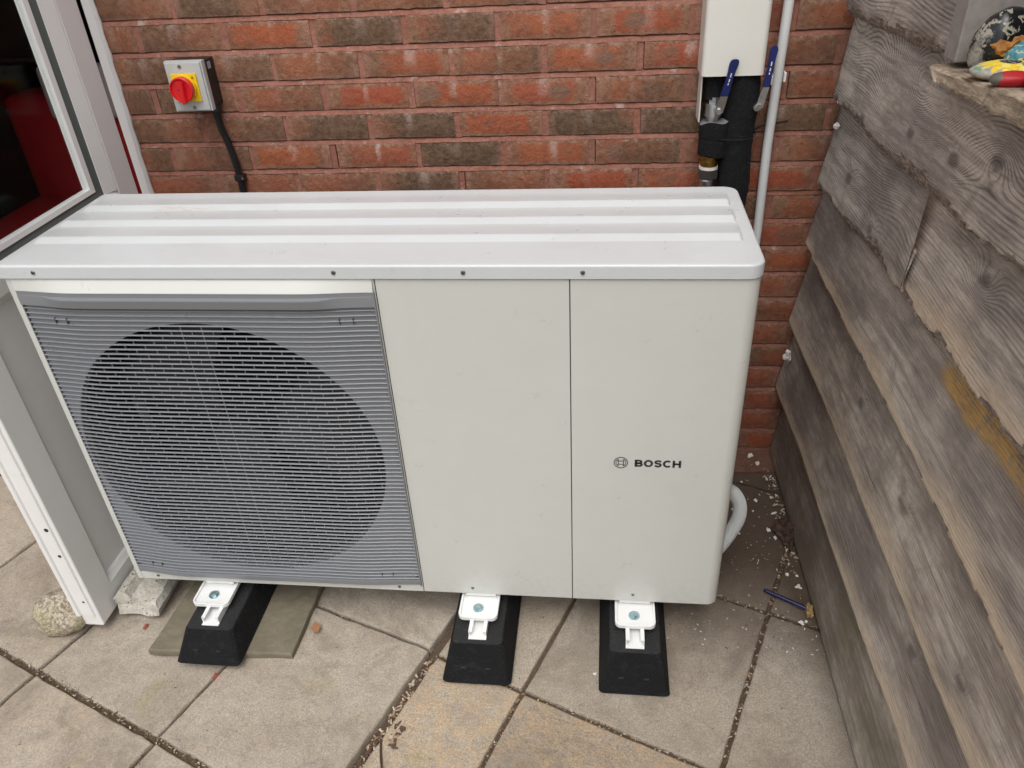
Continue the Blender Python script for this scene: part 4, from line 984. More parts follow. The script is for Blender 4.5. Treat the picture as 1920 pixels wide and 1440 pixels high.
def pipes():
    # trunking cover
    e = empty('pipe_trunking', (.439, 0, 1.02), 'cream plastic trunking cover running up the brick wall above the valves', 'trunking')
    x0, x1 = .3685, .509; at = (.439, -.03, 1.13)
    bm = bmesh.new(); rr = .013; x0, x1, ft = .3655, .5045, -.090; P = [(x0, .0)] + [(x0, -.07)] + arc(x0+rr, ft+rr, rr, 180, 270, 6) + arc(x1-rr, ft+rr, rr, 270, 360, 6) + [(x1, .0)]
    th = .0025; IN = [(x0+th, 0), (x0+th, -.07)] + arc(x0+rr, ft+rr, rr-th, 180, 270, 6) + arc(x1-rr, ft+rr, rr-th, 270, 360, 6) + [(x1-th, 0)]
    A = [[bm.verts.new((x, y, z)) for x, y in Q] for Q in (P, IN) for z in (1.1345, 1.785)]
    po0, po1, pi0, pi1 = A; n = len(P)
    for k in range(n-1):
        bm.faces.new((po0[k], po0[k+1], po1[k+1], po1[k])); bm.faces.new((pi0[k+1], pi0[k], pi1[k], pi1[k+1])); bm.faces.new((po0[k+1], po0[k], pi0[k], pi0[k+1]))
    obj('cover', bm, M_TRUNK, e, at, smooth=40)
    bm = bmesh.new()
    for xa, xb in ((x0+.0045, x0+.0075), (x1-.0075, x1-.0045)): box(bm, (xa, -.062, 1.026), (xb, .0, 1.7), .0006, 1)
    box(bm, (x0+.0076, -.006, 1.12), (x1-.0076, .001, 1.7)); obj('back_channel', bm, M_TRUNK, e, at)
    # thick lagged pipe
    bm = bmesh.new(); pts = [(.4600, -.045, 1.60), (.4600, -.045, 1.3), (.4620, -.045, 1.15)] + [(.466+.002*math.sin(i), -.046-.0004*i, 1.12-.03*i) for i in range(14)] + [(.462, -.07, .66), (.455, -.12, .60), (.42, -.2, .56), (.404, -.30, .55)]
    tube(bm, curve(pts, 70), lambda i: .0385*(1+.01*math.sin(i*1.7)), 24)
    for v in bm.verts: v.co += Vector((.001*fbm(v.co.x*60, v.co.y*60, v.co.z*40), .001*fbm(v.co.z*50, v.co.x*60, 5), 0))
    lag = tag(obj('lagged_pipe', bm, M_FOAM, None, (.467, -.045, .7), smooth=True), 'thick black foam lagged pipe coming down from the trunking behind the unit', 'pipe')
    # tie round both pipes
    bm = bmesh.new(); N = 40; rows = []
    zt_ = .992
    path = []
    for k in range(N):
        a = 2*math.pi*k/N; cx = .4665 if math.cos(a) > 0 else .410; r = .0405 if math.cos(a) > 0 else .034
        path.append((cx+r*math.cos(a), -.052+r*math.sin(a)*1.02, zt_+.002*math.cos(a)))
    bm_r = [[bm.verts.new((x, y, z+d)) for x, y, z in path] for d in (-.002, .002)]
    for k in range(N): bm.faces.new((bm_r[0][k], bm_r[0][(k+1) % N], bm_r[1][(k+1) % N], bm_r[1][k]))
    tag(obj('cable_tie', bm, M_WALLPLASTIC, None, (.44, -.05, zt_)), 'black cable tie strapped round the two lagged pipes', 'cable tie')
    bm = bmesh.new(); tube(bm, [(.505, -.040, 1.000), (.53, -.022, 1.006), (.587, -.010, 1.011)], .0026, 6); tag(obj('tie_tail', bm, M_WALLPLASTIC, None, (.54, -.02, 1.0)), 'loose black tie tail lying across the bricks behind the white conduit', 'tie tail')
    # flow pipe with valve
    px, py = .4025, -.058
    e = empty('shutoff_valve', (px, py, .87), 'steel ball valve with upright blue lever on the left pipe, in front of the trunking', 'valve')
    bm = bmesh.new(); cyl(bm, (px+.001, py, 1.030), (0, 0, 1), .0150, .012, 8); cyl(bm, (px+.0015, py, 1.040), (0, 0, 1), .0205, .030, 20, .0195); cyl(bm, (px+.002, py, 1.070), (0, 0, 1), .0150, .014, 6)
    cyl(bm, (px+.0065, py-.012, 1.058), (0, -1, 0), .0085, .014, 12)
    obj('body', bm, M_STEEL, e, (px, py, 1.05), smooth=35)
    bm = bmesh.new(); cyl(bm, (px+.002, py+.012, 1.078), (0, 0, 1), .024, .5, 20); tag(obj('lagged_pipe', bm, M_FOAM, None, (px, py, 1.08), smooth=40), 'black lagged pipe inside the trunking just above the left valve', 'pipe')
    def lever(e, p0, p1, p2, w0, w1, w2):
        bm = bmesh.new(); rows = []
        def bar(pts, ws, th):
            rows = []
            for p, w_ in zip(pts, ws):
                p = Vector(p); rows.append([bm.verts.new(p+Vector((sx*w_, sy*th, 0))) for sx, sy in ((-1, -1), (1, -1), (1, 1), (-1, 1))])
            for a, b in zip(rows, rows[1:]):
                for k in range(4): bm.faces.new((a[k], a[(k+1) % 4], b[(k+1) % 4], b[k]))
            bm.faces.new(rows[0][::-1]); bm.faces.new(rows[-1])
        bar([p0, Vector(p0).lerp(Vector(p1), .5), p1], [w0, w0, w1], .0016)
        obj('lever_plate', bm, M_STEEL, e, p0)
        bm = bmesh.new(); P = [Vector(p1).lerp(Vector(p2), t) for t in (0, .15, .5, .7, .85, .95, 1)]
        bar(P, [w1*1.05, w1*1.05, w1*.9, w1*1.0, w2, w2*.95, w2*.55], .0042)
        bmesh.ops.bevel(bm, geom=list(bm.edges), offset=.0014, segments=2, affect='EDGES')
        h = obj('handle', bm, M_BLUE, e, p1, smooth=40)
        bm = bmesh.new()
        for t, l in ((.34, .004), (.44, .007), (.58, .009)):
            q = Vector(p1).lerp(Vector(p2), t); dr = (Vector(p2)-Vector(p1)).normalized(); s = Vector((.0012, 0, 0)); y = Vector((0, -.0046, 0)); y2 = Vector((0, -.0043, 0))
            vs = [bm.verts.new(q+y+a*s+b*dr*l) for a, b in ((-1, -.5), (1, -.5), (1, .5), (-1, .5))]; bm.faces.new(vs)
        obj('printed_marks', bm, M_FLAKE, h, p1)
        bm = bmesh.new(); cyl(bm, Vector(p0)+Vector((0, -.0015, .004)), (0, -1, 0), .0062, .007, 6); obj('nut', bm, M_STEEL, e, p0)
    lever(e, (px+.0095, py-.0265, 1.052), (px+.0175, py-.034, 1.092), (px+.0335, py-.042, 1.172), .0095, .0085, .0100)
    e2 = empty('shutoff_valve', (.508, -.052, 1.05), 'steel valve lever with blue grip on the right pipe, between the trunking and white conduit', 'valve')
    bm = bmesh.new(); cyl(bm, (.4975, -.070, 1.063), (0, -1, 0), .0095, .016, 12, .008); obj('body', bm, M_STEEL, e2, (.4975, -.07, 1.063), smooth=35)
    lever(e2, (.5015, -.0870, 1.063), (.5125, -.083, 1.108), (.5215, -.079, 1.193), .0080, .0072, .0084)
    # foam collar, brass and steel fittings under the valve
    bm = bmesh.new(); n = 28; rows = []
    for z, r in ((.948, .030), (.951, .0325), (.985, .0325), (.9885, .031), (.992, .0330), (1.018, .0335), (1.028, .0325)): rows.append([bm.verts.new((px+.006+r*1.05*math.cos(2*math.pi*k/n), py+r*math.sin(2*math.pi*k/n), z+(.008*math.sin(2*math.pi*k/n+1.2)*math.cos(4*math.pi*k/n) if z > 1.02 else .0025*math.sin(4*math.pi*k/n)))) for k in range(n)])
    for a, b in zip(rows, rows[1:]):
        for k in range(n): bm.faces.new((a[k], a[(k+1) % n], b[(k+1) % n], b[k]))
    bm.faces.new(rows[0][::-1]); col = tag(obj('foam_collar', bm, M_FOAM, None, (px+.006, py, .95), smooth=50), 'short black foam collar with ragged grey cut top below the blue lever valve', 'pipe lagging')
    bm = bmesh.new(); top = rows_z = None
    ring = [(px+.006+.0325*1.05*math.cos(2*math.pi*k/n), py+.0325*math.sin(2*math.pi*k/n), 1.0275+.008*math.sin(2*math.pi*k/n+1.2)*math.cos(4*math.pi*k/n)) for k in range(n)]
    rv = [bm.verts.new(p) for p in ring]; iv = [bm.verts.new((px+.002+.012*math.cos(2*math.pi*k/n), py+.012*math.sin(2*math.pi*k/n), 1.030)) for k in range(n)]
    for k in range(n): bm.faces.new((rv[k], rv[(k+1) % n], iv[(k+1) % n], iv[k]))
    obj('cut_face', bm, M_FOAMGREY, col, (px, py, 1.028))
    e3 = empty('pipe_union', (px, py, .86), 'brass and steel pipe union with white thread tape at the back of the lid', 'pipe fitting')
    bx = px+.001
    bm = bmesh.new(); cyl(bm, (bx, py, .922), (0, 0, 1), .0205, .030, 24); cyl(bm, (bx, py, .930), (0, 0, 1), .0225, .006, 24); cyl(bm, (bx, py, .942), (0, 0, 1), .0215, .004, 24); obj('brass_sleeve', bm, M_BRASS, e3, (bx, py, .93), smooth=35)
    bm = bmesh.new(); cyl(bm, (bx, py, .915), (0, 0, 1), .0228, .0068, 24); obj('thread_tape', bm, M_FLAKE, e3, (bx, py, .915), smooth=35)
    bm = bmesh.new(); cyl(bm, (bx, py, .892), (0, 0, 1), .0255, .0228, 6); bmesh.ops.bevel(bm, geom=list(bm.edges), offset=.0015, segments=2, affect='EDGES'); obj('hex_nut', bm, plain('dark_steel', (.20, .20, .19), .42, .9), e3, (bx, py, .9), smooth=25)
    bm = bmesh.new(); tube(bm, curve([(bx, py, .893), (bx, py, .84), (bx, py, .76), (bx, py-.03, .71), (bx, -.15, .70), (bx, -.33, .70)], 30), .0185, 18); obj('steel_tail', bm, M_STEEL, e3, (bx, py, .85), smooth=True)
    # white conduit and clip
    bm = bmesh.new(); tube(bm, [(.5475, -.022, .18), (.5475, -.022, .74), (.5445, -.022, .96), (.5505, -.022, 1.28), (.553, -.022, 1.785)], .0112, 18)
    cd = tag(obj('white_conduit', bm, M_CONDUIT, None, (.549, -.022, .9), smooth=40), 'slim white plastic conduit pipe fixed up the brick wall beside the fence', 'conduit')
    bm = bmesh.new(); box(bm, (.5335, -.0245, 1.0985), (.5365, .0, 1.119), .0008, 1); box(bm, (.5605, -.0265, 1.1045), (.5665, .0, 1.125), .0008, 1); box(bm, (.5366, -.0095, 1.102), (.5604, .0, 1.120)); obj('clip', bm, M_UPVC, cd, (.549, -.01, 1.11))
pipes()

def hose():
    ctrl = [(.424, -.530, .352), (.437, -.532, .351), (.452, -.535, .338), (.4655, -.540, .305), (.466, -.548, .262), (.452, -.556, .215), (.430, -.565, .165), (.405, -.570, .12), (.38, -.565, .07), (.33, -.55, .02)]
    P = [Vector((q.x+.019, q.y, .216+(q.z-.252)*.80)) for q in curve(ctrl, 440)]; bm = bmesh.new()
    tube(bm, P, lambda i: .0146 + .0018*(1 if (i // 2) % 2 else -1) if i > 28 else (.0170 if i < 16 else .0145), 16)
    tag(obj('corrugated_hose', bm, M_CONDUIT, None, (.45, -.54, .2), smooth=50), 'short white corrugated hose curling out from behind the right side of the unit', 'hose')
hose()

# ------------------------------------------------------------ fence
fence = empty('fence', (.70, -1.0, 0), 'weathered grey wooden fence of wide overlapping wavy-edged boards', 'fence')
def board(zl, ztop, Y0, Y1, xb, xt, th, seed, knots=(), rel=.5, warm=0, green=0, period=.011, tanw=.03, tana=.8, raw=(), amp=.010, rough=.004, endcut=0.0, cut1=0.0, mat=None, bow=0, wane=.0):
    """front sheet grid with grain field; zl(y) = lower edge"""
    zt_f = ztop if callable(ztop) else (lambda y: ztop)
    NY = int(abs(Y1-Y0)/.007); NZ = 26; bm = bmesh.new()
    lg = bm.verts.layers.float.new('grain'); lt = bm.verts.layers.float.new('tan'); lk = bm.verts.layers.float.new('knot'); lr = bm.verts.layers.float.new('raw')
    g = []
    for i in range(NY+1):
        y = Y0+(Y1-Y0)*i/NY; zlo = zl(y) + rough*fbm(y*38, seed*3.1, 0, 4); row = []; ztop = zt_f(y)
        for j in range(NZ+1):
            t = (j/NZ)**1.25; z = zlo + (ztop-zlo)*t
            x = xb + (xt-xb)*min(1, (z-zlo)/(ztop-zlo)) + .0028*fbm(y*3.3+seed, z*9, 2) + bow*math.sin(y*5+seed)
            wn = wane*max(0, .75+.9*fbm(y*7, seed*2.2, 0, 4)); wz = max(0, 1-(z-zlo)/wn) if wn > .002 else 0
            x += .013*wz + (.0035*fbm(y*70, z*110, seed, 4) if wz else 0)
            if j == 0: x += .0035
            yy = y + (endcut*(z-zlo) if i == 0 else cut1*(z-zlo) if i == NY else 0) + (.003*fbm(z*60, seed) if i in (0, NY) else 0)
            gr = z/period + 1.5*fbm(y*1.3+seed*7, z*6, 0, 3) + .5*fbm(y*4, z*30, seed, 2) + amp*60*fbm(y*.8+seed, 3.3, 0, 2); kn = 0
            for (ky, kz, sy, sz, A) in knots:
                dy, dz = (y-ky)/sy, (z-kz)/sz; q = dy*dy+dz*dz
                gr += A*math.exp(-q*.5)
                kn = max(kn, 1-sm(.15, .7, q)) if abs(A) > 1.5 and sy < .05 else kn
            v = bm.verts.new((x, yy, z)); v[lg] = gr; v[lk] = kn
            v[lt] = tana*(1-sm(0, tanw*(1+.9*fbm(y*4+seed, 1.1, 0, 3)), z-zlo)) if tanw else 0
            rw = 0
            for (y0, y1, z0, z1) in raw:
                if y1 < y < y0:
                    zz = z - .010*fbm(y*14, 4.4, 0, 4); rw = max(rw, sm(z0, z0+.012, zz)*(1-sm(z1-.004, z1, zz))*sm(y1, y1+.04, y)*(1-sm(y0-.04, y0, y)))
            v[lr] = rw; row.append(v)
        g.append(row)
    for i in range(NY):
        for j in range(NZ):
            f = bm.faces.new((g[i][j], g[i+1][j], g[i+1][j+1], g[i][j+1])); f.smooth = True
            yc = g[i][j].co.y; wn = wane*max(0, .75+.9*fbm(yc*7, seed*2.2, 0, 4))
            if wn > .002 and g[i][j].co.z - g[i][0].co.z < wn*.95: f.material_index = 1; f.smooth = False
    # under-edge (rough), back and ends
    und = []
    for i in range(NY+1):
        a = g[i][0].co; r1 = []
        for k in (1, 2, 3):
            t = k/3; v = bm.verts.new((a.x + th*t, a.y, a.z + .004*fbm(a.y*55, k*3.3, seed, 4) + (.006 if k == 1 else .003)*fbm(a.y*22, k, seed+2) - .001)); v[lt] = .3; v[lg] = g[i][0][lg]; r1.append(v)
        t_ = bm.verts.new((g[i][NZ].co.x+th*.5, a.y, g[i][NZ].co.z)); r1.append(t_); und.append(r1)
    for i in range(NY):
        seq0 = [g[i][0]]+und[i]+[g[i][NZ]]; seq1 = [g[i+1][0]]+und[i+1]+[g[i+1][NZ]]
        for k in range(len(seq0)-1):
            f = bm.faces.new((seq0[k], seq0[k+1], seq1[k+1], seq1[k])); f.material_index = 1 if k < 3 else 0; f.smooth = k < 3
    for e in (0, NY):
        vs = [v for v in g[e]] + und[e][::-1]; f = bm.faces.new(vs); f.material_index = 1
    cen = (xb, (Y0+Y1)/2, zl((Y0+Y1)/2))
    o = obj('board', bm, M_WOOD, fence, cen); o.data.materials.append(M_BARK)
    o.color = (rel, warm, green, 1)
    return o
def zline(pts):
    pts = sorted(pts)
    def f(y):
        if y <= pts[0][0]: return pts[0][1]
        for (a, za), (b, zb_) in zip(pts, pts[1:]):
            if y <= b: t = (y-a)/(b-a); t = t*t*(3-2*t); return za+(zb_-za)*t
        return pts[-1][1]
    return f
YE = -2.3
# wide boards from the top, each tucked under the one above
board(zline([(-.66, 1.268), (-.40, 1.256), (-.18, 1.246), (-.06, 1.246)]), 1.60, -.050, -.632, .668, .700, .022, 1, [(-.40, 1.335, .10, .05, -2.2), (-.20, 1.30, .05, .04, 1.2)], wane=.018, rel=.85, tanw=.03, tana=.6, period=.0072)
board(zline([(-2.3, 1.08), (-1.0, 1.083), (-.78, 1.066), (-.62, 1.065), (-.44, 1.062), (-.34, 1.060), (-.20, 1.066), (-.06, 1.070)]), lambda y: 1.300 if y > -.645 else 1.246, -.060, YE, .667, .694, .022, 2,
      [(-.542, 1.198, .11, .055, 26), (-.554, 1.132, .024, .016, 6), (-.287, 1.085, .026, .016, -6), (-.735, 1.142, .03, .018, 6), (-.86, 1.178, .03, .018, -6), (-.12, 1.20, .07, .05, 5), (-1.2, 1.16, .04, .02, 6)], wane=.020, rel=1.0, tanw=.03, tana=.5, period=.0068, rough=.005, amp=.02)
board(zline([(-.80, .895), (-.60, .888), (-.43, .880), (-.30, .866), (-.06, .862)]), 1.10, -.050, -.6965, .665, .704, .022, 3, [(-.25, .95, .03, .02, 5), (-.58, 1.0, .10, .05, -6), (-.46, .92, .02, .012, 5)], wane=.018, rel=.7, tanw=.03, tana=.5, period=.0055, endcut=.03, cut1=.36)
board(zline([(-2.3, .90), (-1.2, .897), (-.9, .897), (-.78, .887)]), 1.11, -.7015, YE, .662, .704, .024, 4, [(-.913, 1.025, .026, .016, 6), (-1.3, .97, .2, .05, 4)], wane=.022, rel=.65, tanw=.07, tana=1.2, period=.006, rough=.006, endcut=.36)
board(zline([(-2.3, .66), (-1.38, .666), (-1.08, .689), (-.82, .694), (-.43, .698), (-.06, .706)]), .925, -.045, YE, .664, .702, .022, 5, [(-.52, .80, .02, .03, 1.2), (-1.5, .75, .08, .04, 2.5)], wane=.005, rel=.3, tanw=.055, tana=1.1, period=.0055, rough=.0022, raw=[(-.85, -1.75, .832, .93)], warm=.1)
board(zline([(-2.3, .478), (-1.1, .482), (-.6, .482), (-.30, .478), (-.06, .472)]), .728, -.030, YE, .661, .700, .022, 6, [(-.601, .60, .024, .013, 6), (-.895, .584, .034, .016, 7), (-.80, .56, .12, .03, -4), (-1.219, .537, .022, .012, 6), (-1.45, .6, .03, .016, 6)], rel=.30, tanw=.065, tana=.9, period=.006, rough=.0018, warm=.35)
board(zline([(-2.3, .275), (-1.06, .285), (-.9, .276), (-.35, .270), (-.06, .250)]), .500, -.015, YE, .657, .697, .022, 7, [(-1.061, .408, .026, .014, 6), (-.36, .4, .12, .03, 3), (-.70, .37, .10, .03, -4), (-1.4, .36, .03, .016, 6)], rel=.28, tanw=.06, tana=.9, period=.006, rough=.003, warm=.3)
board(zline([(-2.3, .004), (-.06, .004)]), .295, -.010, YE, .674, .700, .024, 8, [(-.6, .15, .2, .04, 2.0), (-1.3, .2, .1, .03, 2)], rel=.35, tanw=.028, tana=.3, period=.007, rough=.003, warm=.45, green=.45)
# post behind the board ends at the wall, and a kerb rail under the boards
bm = bmesh.new(); box(bm, (.701, -.075, 0), (.772, -.004, 1.785), .003, 1); obj('post', bm, plain('grey_post', (.13, .125, .11), .9, var=.3, scale=40, bump=.4, bscale=90), fence, (.73, -.04, 0))
bm = bmesh.new(); box(bm, (.722, -1.95, 0), (.79, -1.87, 1.25), .003, 1); obj('post', bm, M_JAMB, fence, (.75, -1.9, 0))
# backing so no daylight shows through the gaps
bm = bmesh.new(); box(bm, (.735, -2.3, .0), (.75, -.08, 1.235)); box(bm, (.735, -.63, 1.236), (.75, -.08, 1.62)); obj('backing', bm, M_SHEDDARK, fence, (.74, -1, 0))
# window opening in the fence: jamb, sill, dark inside
bm = bmesh.new(); box(bm, (.6640, -.686, 1.272), (.790, -.640, 1.80), .0015, 1); obj('jamb', bm, M_JAMB, fence, (.70, -.66, 1.3))
bm = bmesh.new(); box(bm, (.791, -.665, 1.24), (.81, -.62, 1.80)); box(bm, (.80, -2.3, 1.20), (.815, -.665, 1.80)); obj('inner_frame', bm, M_SHEDDARK, fence, (.8, -1, 1.2))
bm = bmesh.new(); box(bm, (.7845, -.6925, 1.285), (.7895, -.6862, 1.80)); obj('glazing_strip', bm, M_TRUNK, fence, (.787, -.69, 1.3))
def ztop_ledge(y): return 1.2625 + .085*max(0, min(.30, -y-.69))
def ledge():
    bm = bmesh.new(); N = 110; rows = []
    for i in range(N+1):
        y = -.640 - 1.5*i/N
        def nz(a, s, f=17): return a*fbm(y*f, s, 0, 4)
        zt_ = ztop_ledge(y) + nz(.0015, 9); zb_ = 1.2435 + .040*max(0, min(.3, -y-.69)) + nz(.004, 3, 26)
        xf = .640 + nz(.006, 1)
        sec = [(.79, zb_+.004), (xf+.012, zb_), (xf+nz(.003, 5, 40), zb_+.004), (xf+.004*fbm(y*60, 11), zb_+(zt_-zb_)*.35), (xf+.003+.004*fbm(y*60, 21), zb_+(zt_-zb_)*.65), (xf+.004+nz(.003, 8, 40), zt_-.003), (xf+.010, zt_), (.72, zt_+nz(.001, 20)), (.79, zt_)]
        ex_ = [.02, .052, .056, .050, .030, .012, .004, -.0, -.01]
        rows.append([bm.verts.new((x, y - (e + .012*fbm(x*120, z*160, 7) if i == 0 else max(0, e-.0136*i)), z)) for (x, z), e in zip(sec, ex_)])
    for a, b in zip(rows, rows[1:]):
        for k in range(len(a)): bm.faces.new((a[k], a[(k+1) % len(a)], b[(k+1) % len(a)], b[k]))
    bm.faces.new(rows[0]); bm.faces.new(rows[-1][::-1])
    tag(obj('window_ledge', bm, M_SILL, None, (.70, -1.2, 1.25), smooth=30), 'rough bleached wooden ledge with a broken end jutting from the fence, holding painted stones', 'ledge')
ledge()

# ------------------------------------------------------------ painted stones on the ledge
ZL = 1.2815
def pmat(name, fn):
    m = material(name, .4); g = G(m); co = g.n('TexCoord').outputs['Object']; fn(g, co); return m
def black_stone(g, co):
    s = g.n('SeparateXYZ', i_0=co); n = g.noise(co, 32, 5, .65); n2 = g.noise(co, 55, 4, .6); f = g.noise(co, 300, 3)
    c = g.mix(g.ss(f, .3, .7), (.22, .205, .185, 1), (.32, .30, .27, 1))
    side = g.m('ADD', g.m('MULTIPLY', s.outputs[0], 16), g.m('ADD', g.m('MULTIPLY', s.outputs[2], 10), g.m('MULTIPLY_ADD', n, 1.6, -.75)))
    bl = g.ss(side, -.80, -.66)
    ring = g.m('SUBTRACT', 1, g.ss(g.m('ABSOLUTE', g.m('SUBTRACT', n2, .60)), .02, .05))
    c = g.mix(bl, c, (.010, .011, .012, 1)); c = g.mix(g.m('MULTIPLY', ring, .9), c, (.36, .34, .28, 1))
    blue = g.m('MULTIPLY', g.ss(g.m('ADD', g.m('MULTIPLY', s.outputs[0], 20), g.m('MULTIPLY', n, .6)), .58, .75), g.m('SUBTRACT', 1, g.ss(g.m('ABSOLUTE', g.m('ADD', s.outputs[2], g.m('MULTIPLY', s.outputs[0], -.7))), .004, .012)))
    c = g.mix(blue, c, (.06, .22, .34, 1)); g.col(c); g.rgh(g.m('MULTIPLY_ADD', bl, -.5, .75))
def sun_stone(g, co):
    s = g.n('SeparateXYZ', i_0=co); x, y = s.outputs[0], s.outputs[1]; n = g.noise(co, 60, 3); f = g.noise(co, 160, 3)
    r = g.m('SQRT', g.m('ADD', g.m('MULTIPLY', x, x), g.m('MULTIPLY', y, y))); a = g.m('ARCTAN2', y, x)
    pet = g.m('ADD', .030, g.m('MULTIPLY', g.m('ABSOLUTE', g.m('SINE', g.m('MULTIPLY', a, 8))), .012))
    fl = g.m('SUBTRACT', 1, g.ss(g.m('SUBTRACT', r, pet), -.004, .001))
    c = g.mix(g.ss(f, .35, .65), (.30, .29, .25, 1), (.42, .40, .34, 1)); c = g.mix(g.ss(n, .56, .64), c, (.10, .33, .26, 1))
    c = g.mix(fl, c, g.mix(g.ss(g.noise(co, 120, 2), .45, .6), (.80, .55, .01, 1), (.85, .72, .20, 1)))
    ce = g.m('SUBTRACT', 1, g.ss(r, .0125, .0145)); c = g.mix(ce, c, g.mix(g.ss(g.vor(co, 220), .25, .4), (.45, .45, .42, 1), (.018, .02, .028, 1)))
    g.col(c); g.rgh(.5)
def red_stone(g, co):
    s = g.n('SeparateXYZ', i_0=co); n = g.noise(co, 70, 4)
    k = g.ss(g.m('ADD', g.m('MULTIPLY', s.outputs[0], 30), g.m('MULTIPLY', g.m('SUBTRACT', n, .5), 2.4)), -.62, -.50)
    g.col(g.mix(k, (.12, .115, .095, 1), (.42, .012, .020, 1))); g.rgh(.5)
def blue_stone(g, co):
    n = g.noise(co, 90, 4); c = g.mix(g.ss(n, .4, .6), (.03, .17, .24, 1), (.09, .30, .38, 1)); c = g.mix(g.ss(g.vor(co, 160), .62, .7), c, (.55, .5, .3, 1)); g.col(c); g.rgh(.55)
def pink_stone(g, co):
    n = g.noise(co, 90, 4); g.col(g.mix(n, (.26, .19, .17, 1), (.42, .34, .31, 1))); g.rgh(.7)
def skyblue(g, co): g.col(g.mix(g.noise(co, 60, 3), (.08, .30, .48, 1), (.14, .42, .62, 1)))
def stone(name, c, rad, seed, mat, label, rot=(0, 0, 0), rough=.10):
    bm = bmesh.new(); blob(bm, (0, 0, 0), rad, seed, rough, 1.2, 4, .12)
    o = obj(name, bm, mat, None, c, smooth=True, world=False); o.rotation_euler = rot; tag(o, label, 'stone', None); return o
def hz_(r, f=.12): return ZL + r*(1-f)
def zs(y, r, f=.12): return ztop_ledge(y) + r*(1-f)
stone('painted_stone', (.707, -.726, zs(-.726, .042)), (.044, .030, .050), 3.1, pmat('black_painted_stone', black_stone), 'upright grey stone painted glossy black, tallest on the wooden ledge', (0, .40, .25))
stone('painted_stone', (.692, -.795, zs(-.795, .0125)), (.048, .036, .0125), 5.2, pmat('sunflower_stone', sun_stone), 'flat grey stone painted with a yellow sunflower on the wooden ledge', (0, 0, .1), .06)
stone('painted_stone', (.668, -.862, zs(-.862, .0105)), (.026, .016, .0105), 8.7, pmat('red_painted_stone', red_stone), 'small stone painted red with a bare grey end on the ledge', (0, 0, -.1), .06)
stone('painted_stone', (.726, -.762, zs(-.762, .024)), (.028, .022, .024), 2.4, pmat('blue_painted_stone', blue_stone), 'speckled turquoise blue painted stone behind the yellow sunflower stone', (0, 0, 0))
stone('pebble', (.690, -.898, zs(-.884, .016)), (.018, .020, .016), 6.6, pmat('pink_pebble', pink_stone), 'plain pinkish pebble at the front of the ledge beside the red stone')
stone('painted_stone', (.712, -.812, zs(-.812, .011)+.006), (.013, .013, .011), 1.9, pmat('sky_blue_stone', skyblue), 'small sky blue painted pebble between the sunflower and red stones')
def crumpled(name, c, r, seed, mat, label, cat, flat=.6, sub=3):
    bm = bmesh.new(); bmesh.ops.create_icosphere(bm, subdivisions=sub, radius=1)
    for v in bm.verts:
        n = v.co.normalized(); k = 1+.75*fbm(n.x*2.6+seed, n.y*2.6, n.z*2.6-seed, 4); v.co = Vector((n.x*r[0]*k, n.y*r[1]*k, max(-r[2]*flat, n.z*r[2]*k)))
    return tag(obj(name, bm, mat, None, c, smooth=25, world=False), label, cat)
crumpled('dried_leaf', (.704, -.752, ztop_ledge(-.752)+.034), (.018, .012, .015), 2.2, M_DRYLEAF, 'crumpled dry orange leaf leaning against the black painted stone', 'dried leaf')

# ------------------------------------------------------------ things on the paving
bm = bmesh.new(); blob(bm, (0, 0, 0), (.078, .060, .058), 4.4, .22, 1.1, 4, .25)
o = tag(obj('cobble', bm, M_GRANITE, None, (-1.188, -.772, STEP+.0435), smooth=True, world=False), 'rounded speckled granite cobble lying by the bottom of the open door', 'stone'); o.rotation_euler = (0, -.12, .2)
def pen():
    a, b = Vector((.5665, -.574, .0065)), Vector((.660, -.628, .0060)); d = (b-a).normalized()
    e = empty('pen', a, 'dark blue ballpoint pen lying on the paving beside the fence', 'pen')
    bm = bmesh.new(); L = (b-a).length
    tube(bm, [a+d*L*t for t in (0, .01, .05, .06, .70, .72, 1.0)], lambda i: (.0018, .0036, .0045, .0050, .0050, .0054, .0054)[i], 12); obj('barrel', bm, M_PEN, e, a, smooth=40)
    s = d.cross(Vector((0, 0, 1))); bm = bmesh.new(); tube(bm, [b+s*.0062+Vector((0, 0, .001))-d*.0, b+s*.0066+Vector((0, 0, .001))-d*.034], .0013, 6); obj('pocket_clip', bm, M_PEN, e, b, smooth=40)
pen()
crumpled('wood_chip', (.664, -.636, .008), (.008, .017, .012), 9.1, M_CHIP, 'yellowish broken wood chip against the fence at the end of the pen', 'wood chip')
crumpled('dead_leaf', (.654, -.362, .014), (.026, .030, .022), 3.9, M_BROWNLEAF, 'curled dark brown dead leaf by the fence near the back corner', 'leaf')
crumpled('dead_leaf', (.656, -.400, .010), (.014, .026, .014), 5.5, M_BROWNLEAF, 'smaller crumpled brown leaf just in front of the curled dead leaf', 'leaf')
def flatleaf(c, s, seed, mat, label, cat, grp=None, name='leaf_scrap'):
    bm = bmesh.new(); r = random.Random(seed); n = 9; P = []
    for k in range(n):
        a = 2*math.pi*k/n; q = s*r.uniform(.45, 1.1); P.append((q*math.cos(a), q*.7*math.sin(a)))
    A = [bm.verts.new((x, y, r.uniform(.0005, .004))) for x, y in P]; c0 = bm.verts.new((0, 0, .003))
    B = [bm.verts.new((v.co.x, v.co.y, v.co.z-.0007)) for v in A]; c1 = bm.verts.new((0, 0, .0022))
    for k in range(n):
        bm.faces.new((A[k], A[(k+1) % n], c0)); bm.faces.new((B[(k+1) % n], B[k], c1)); bm.faces.new((A[k], B[k], B[(k+1) % n], A[(k+1) % n]))
    o = obj(name, bm, mat, None, c, world=False); o.rotation_euler = (0, 0, r.uniform(0, 6)); return tag(o, label, cat, grp)
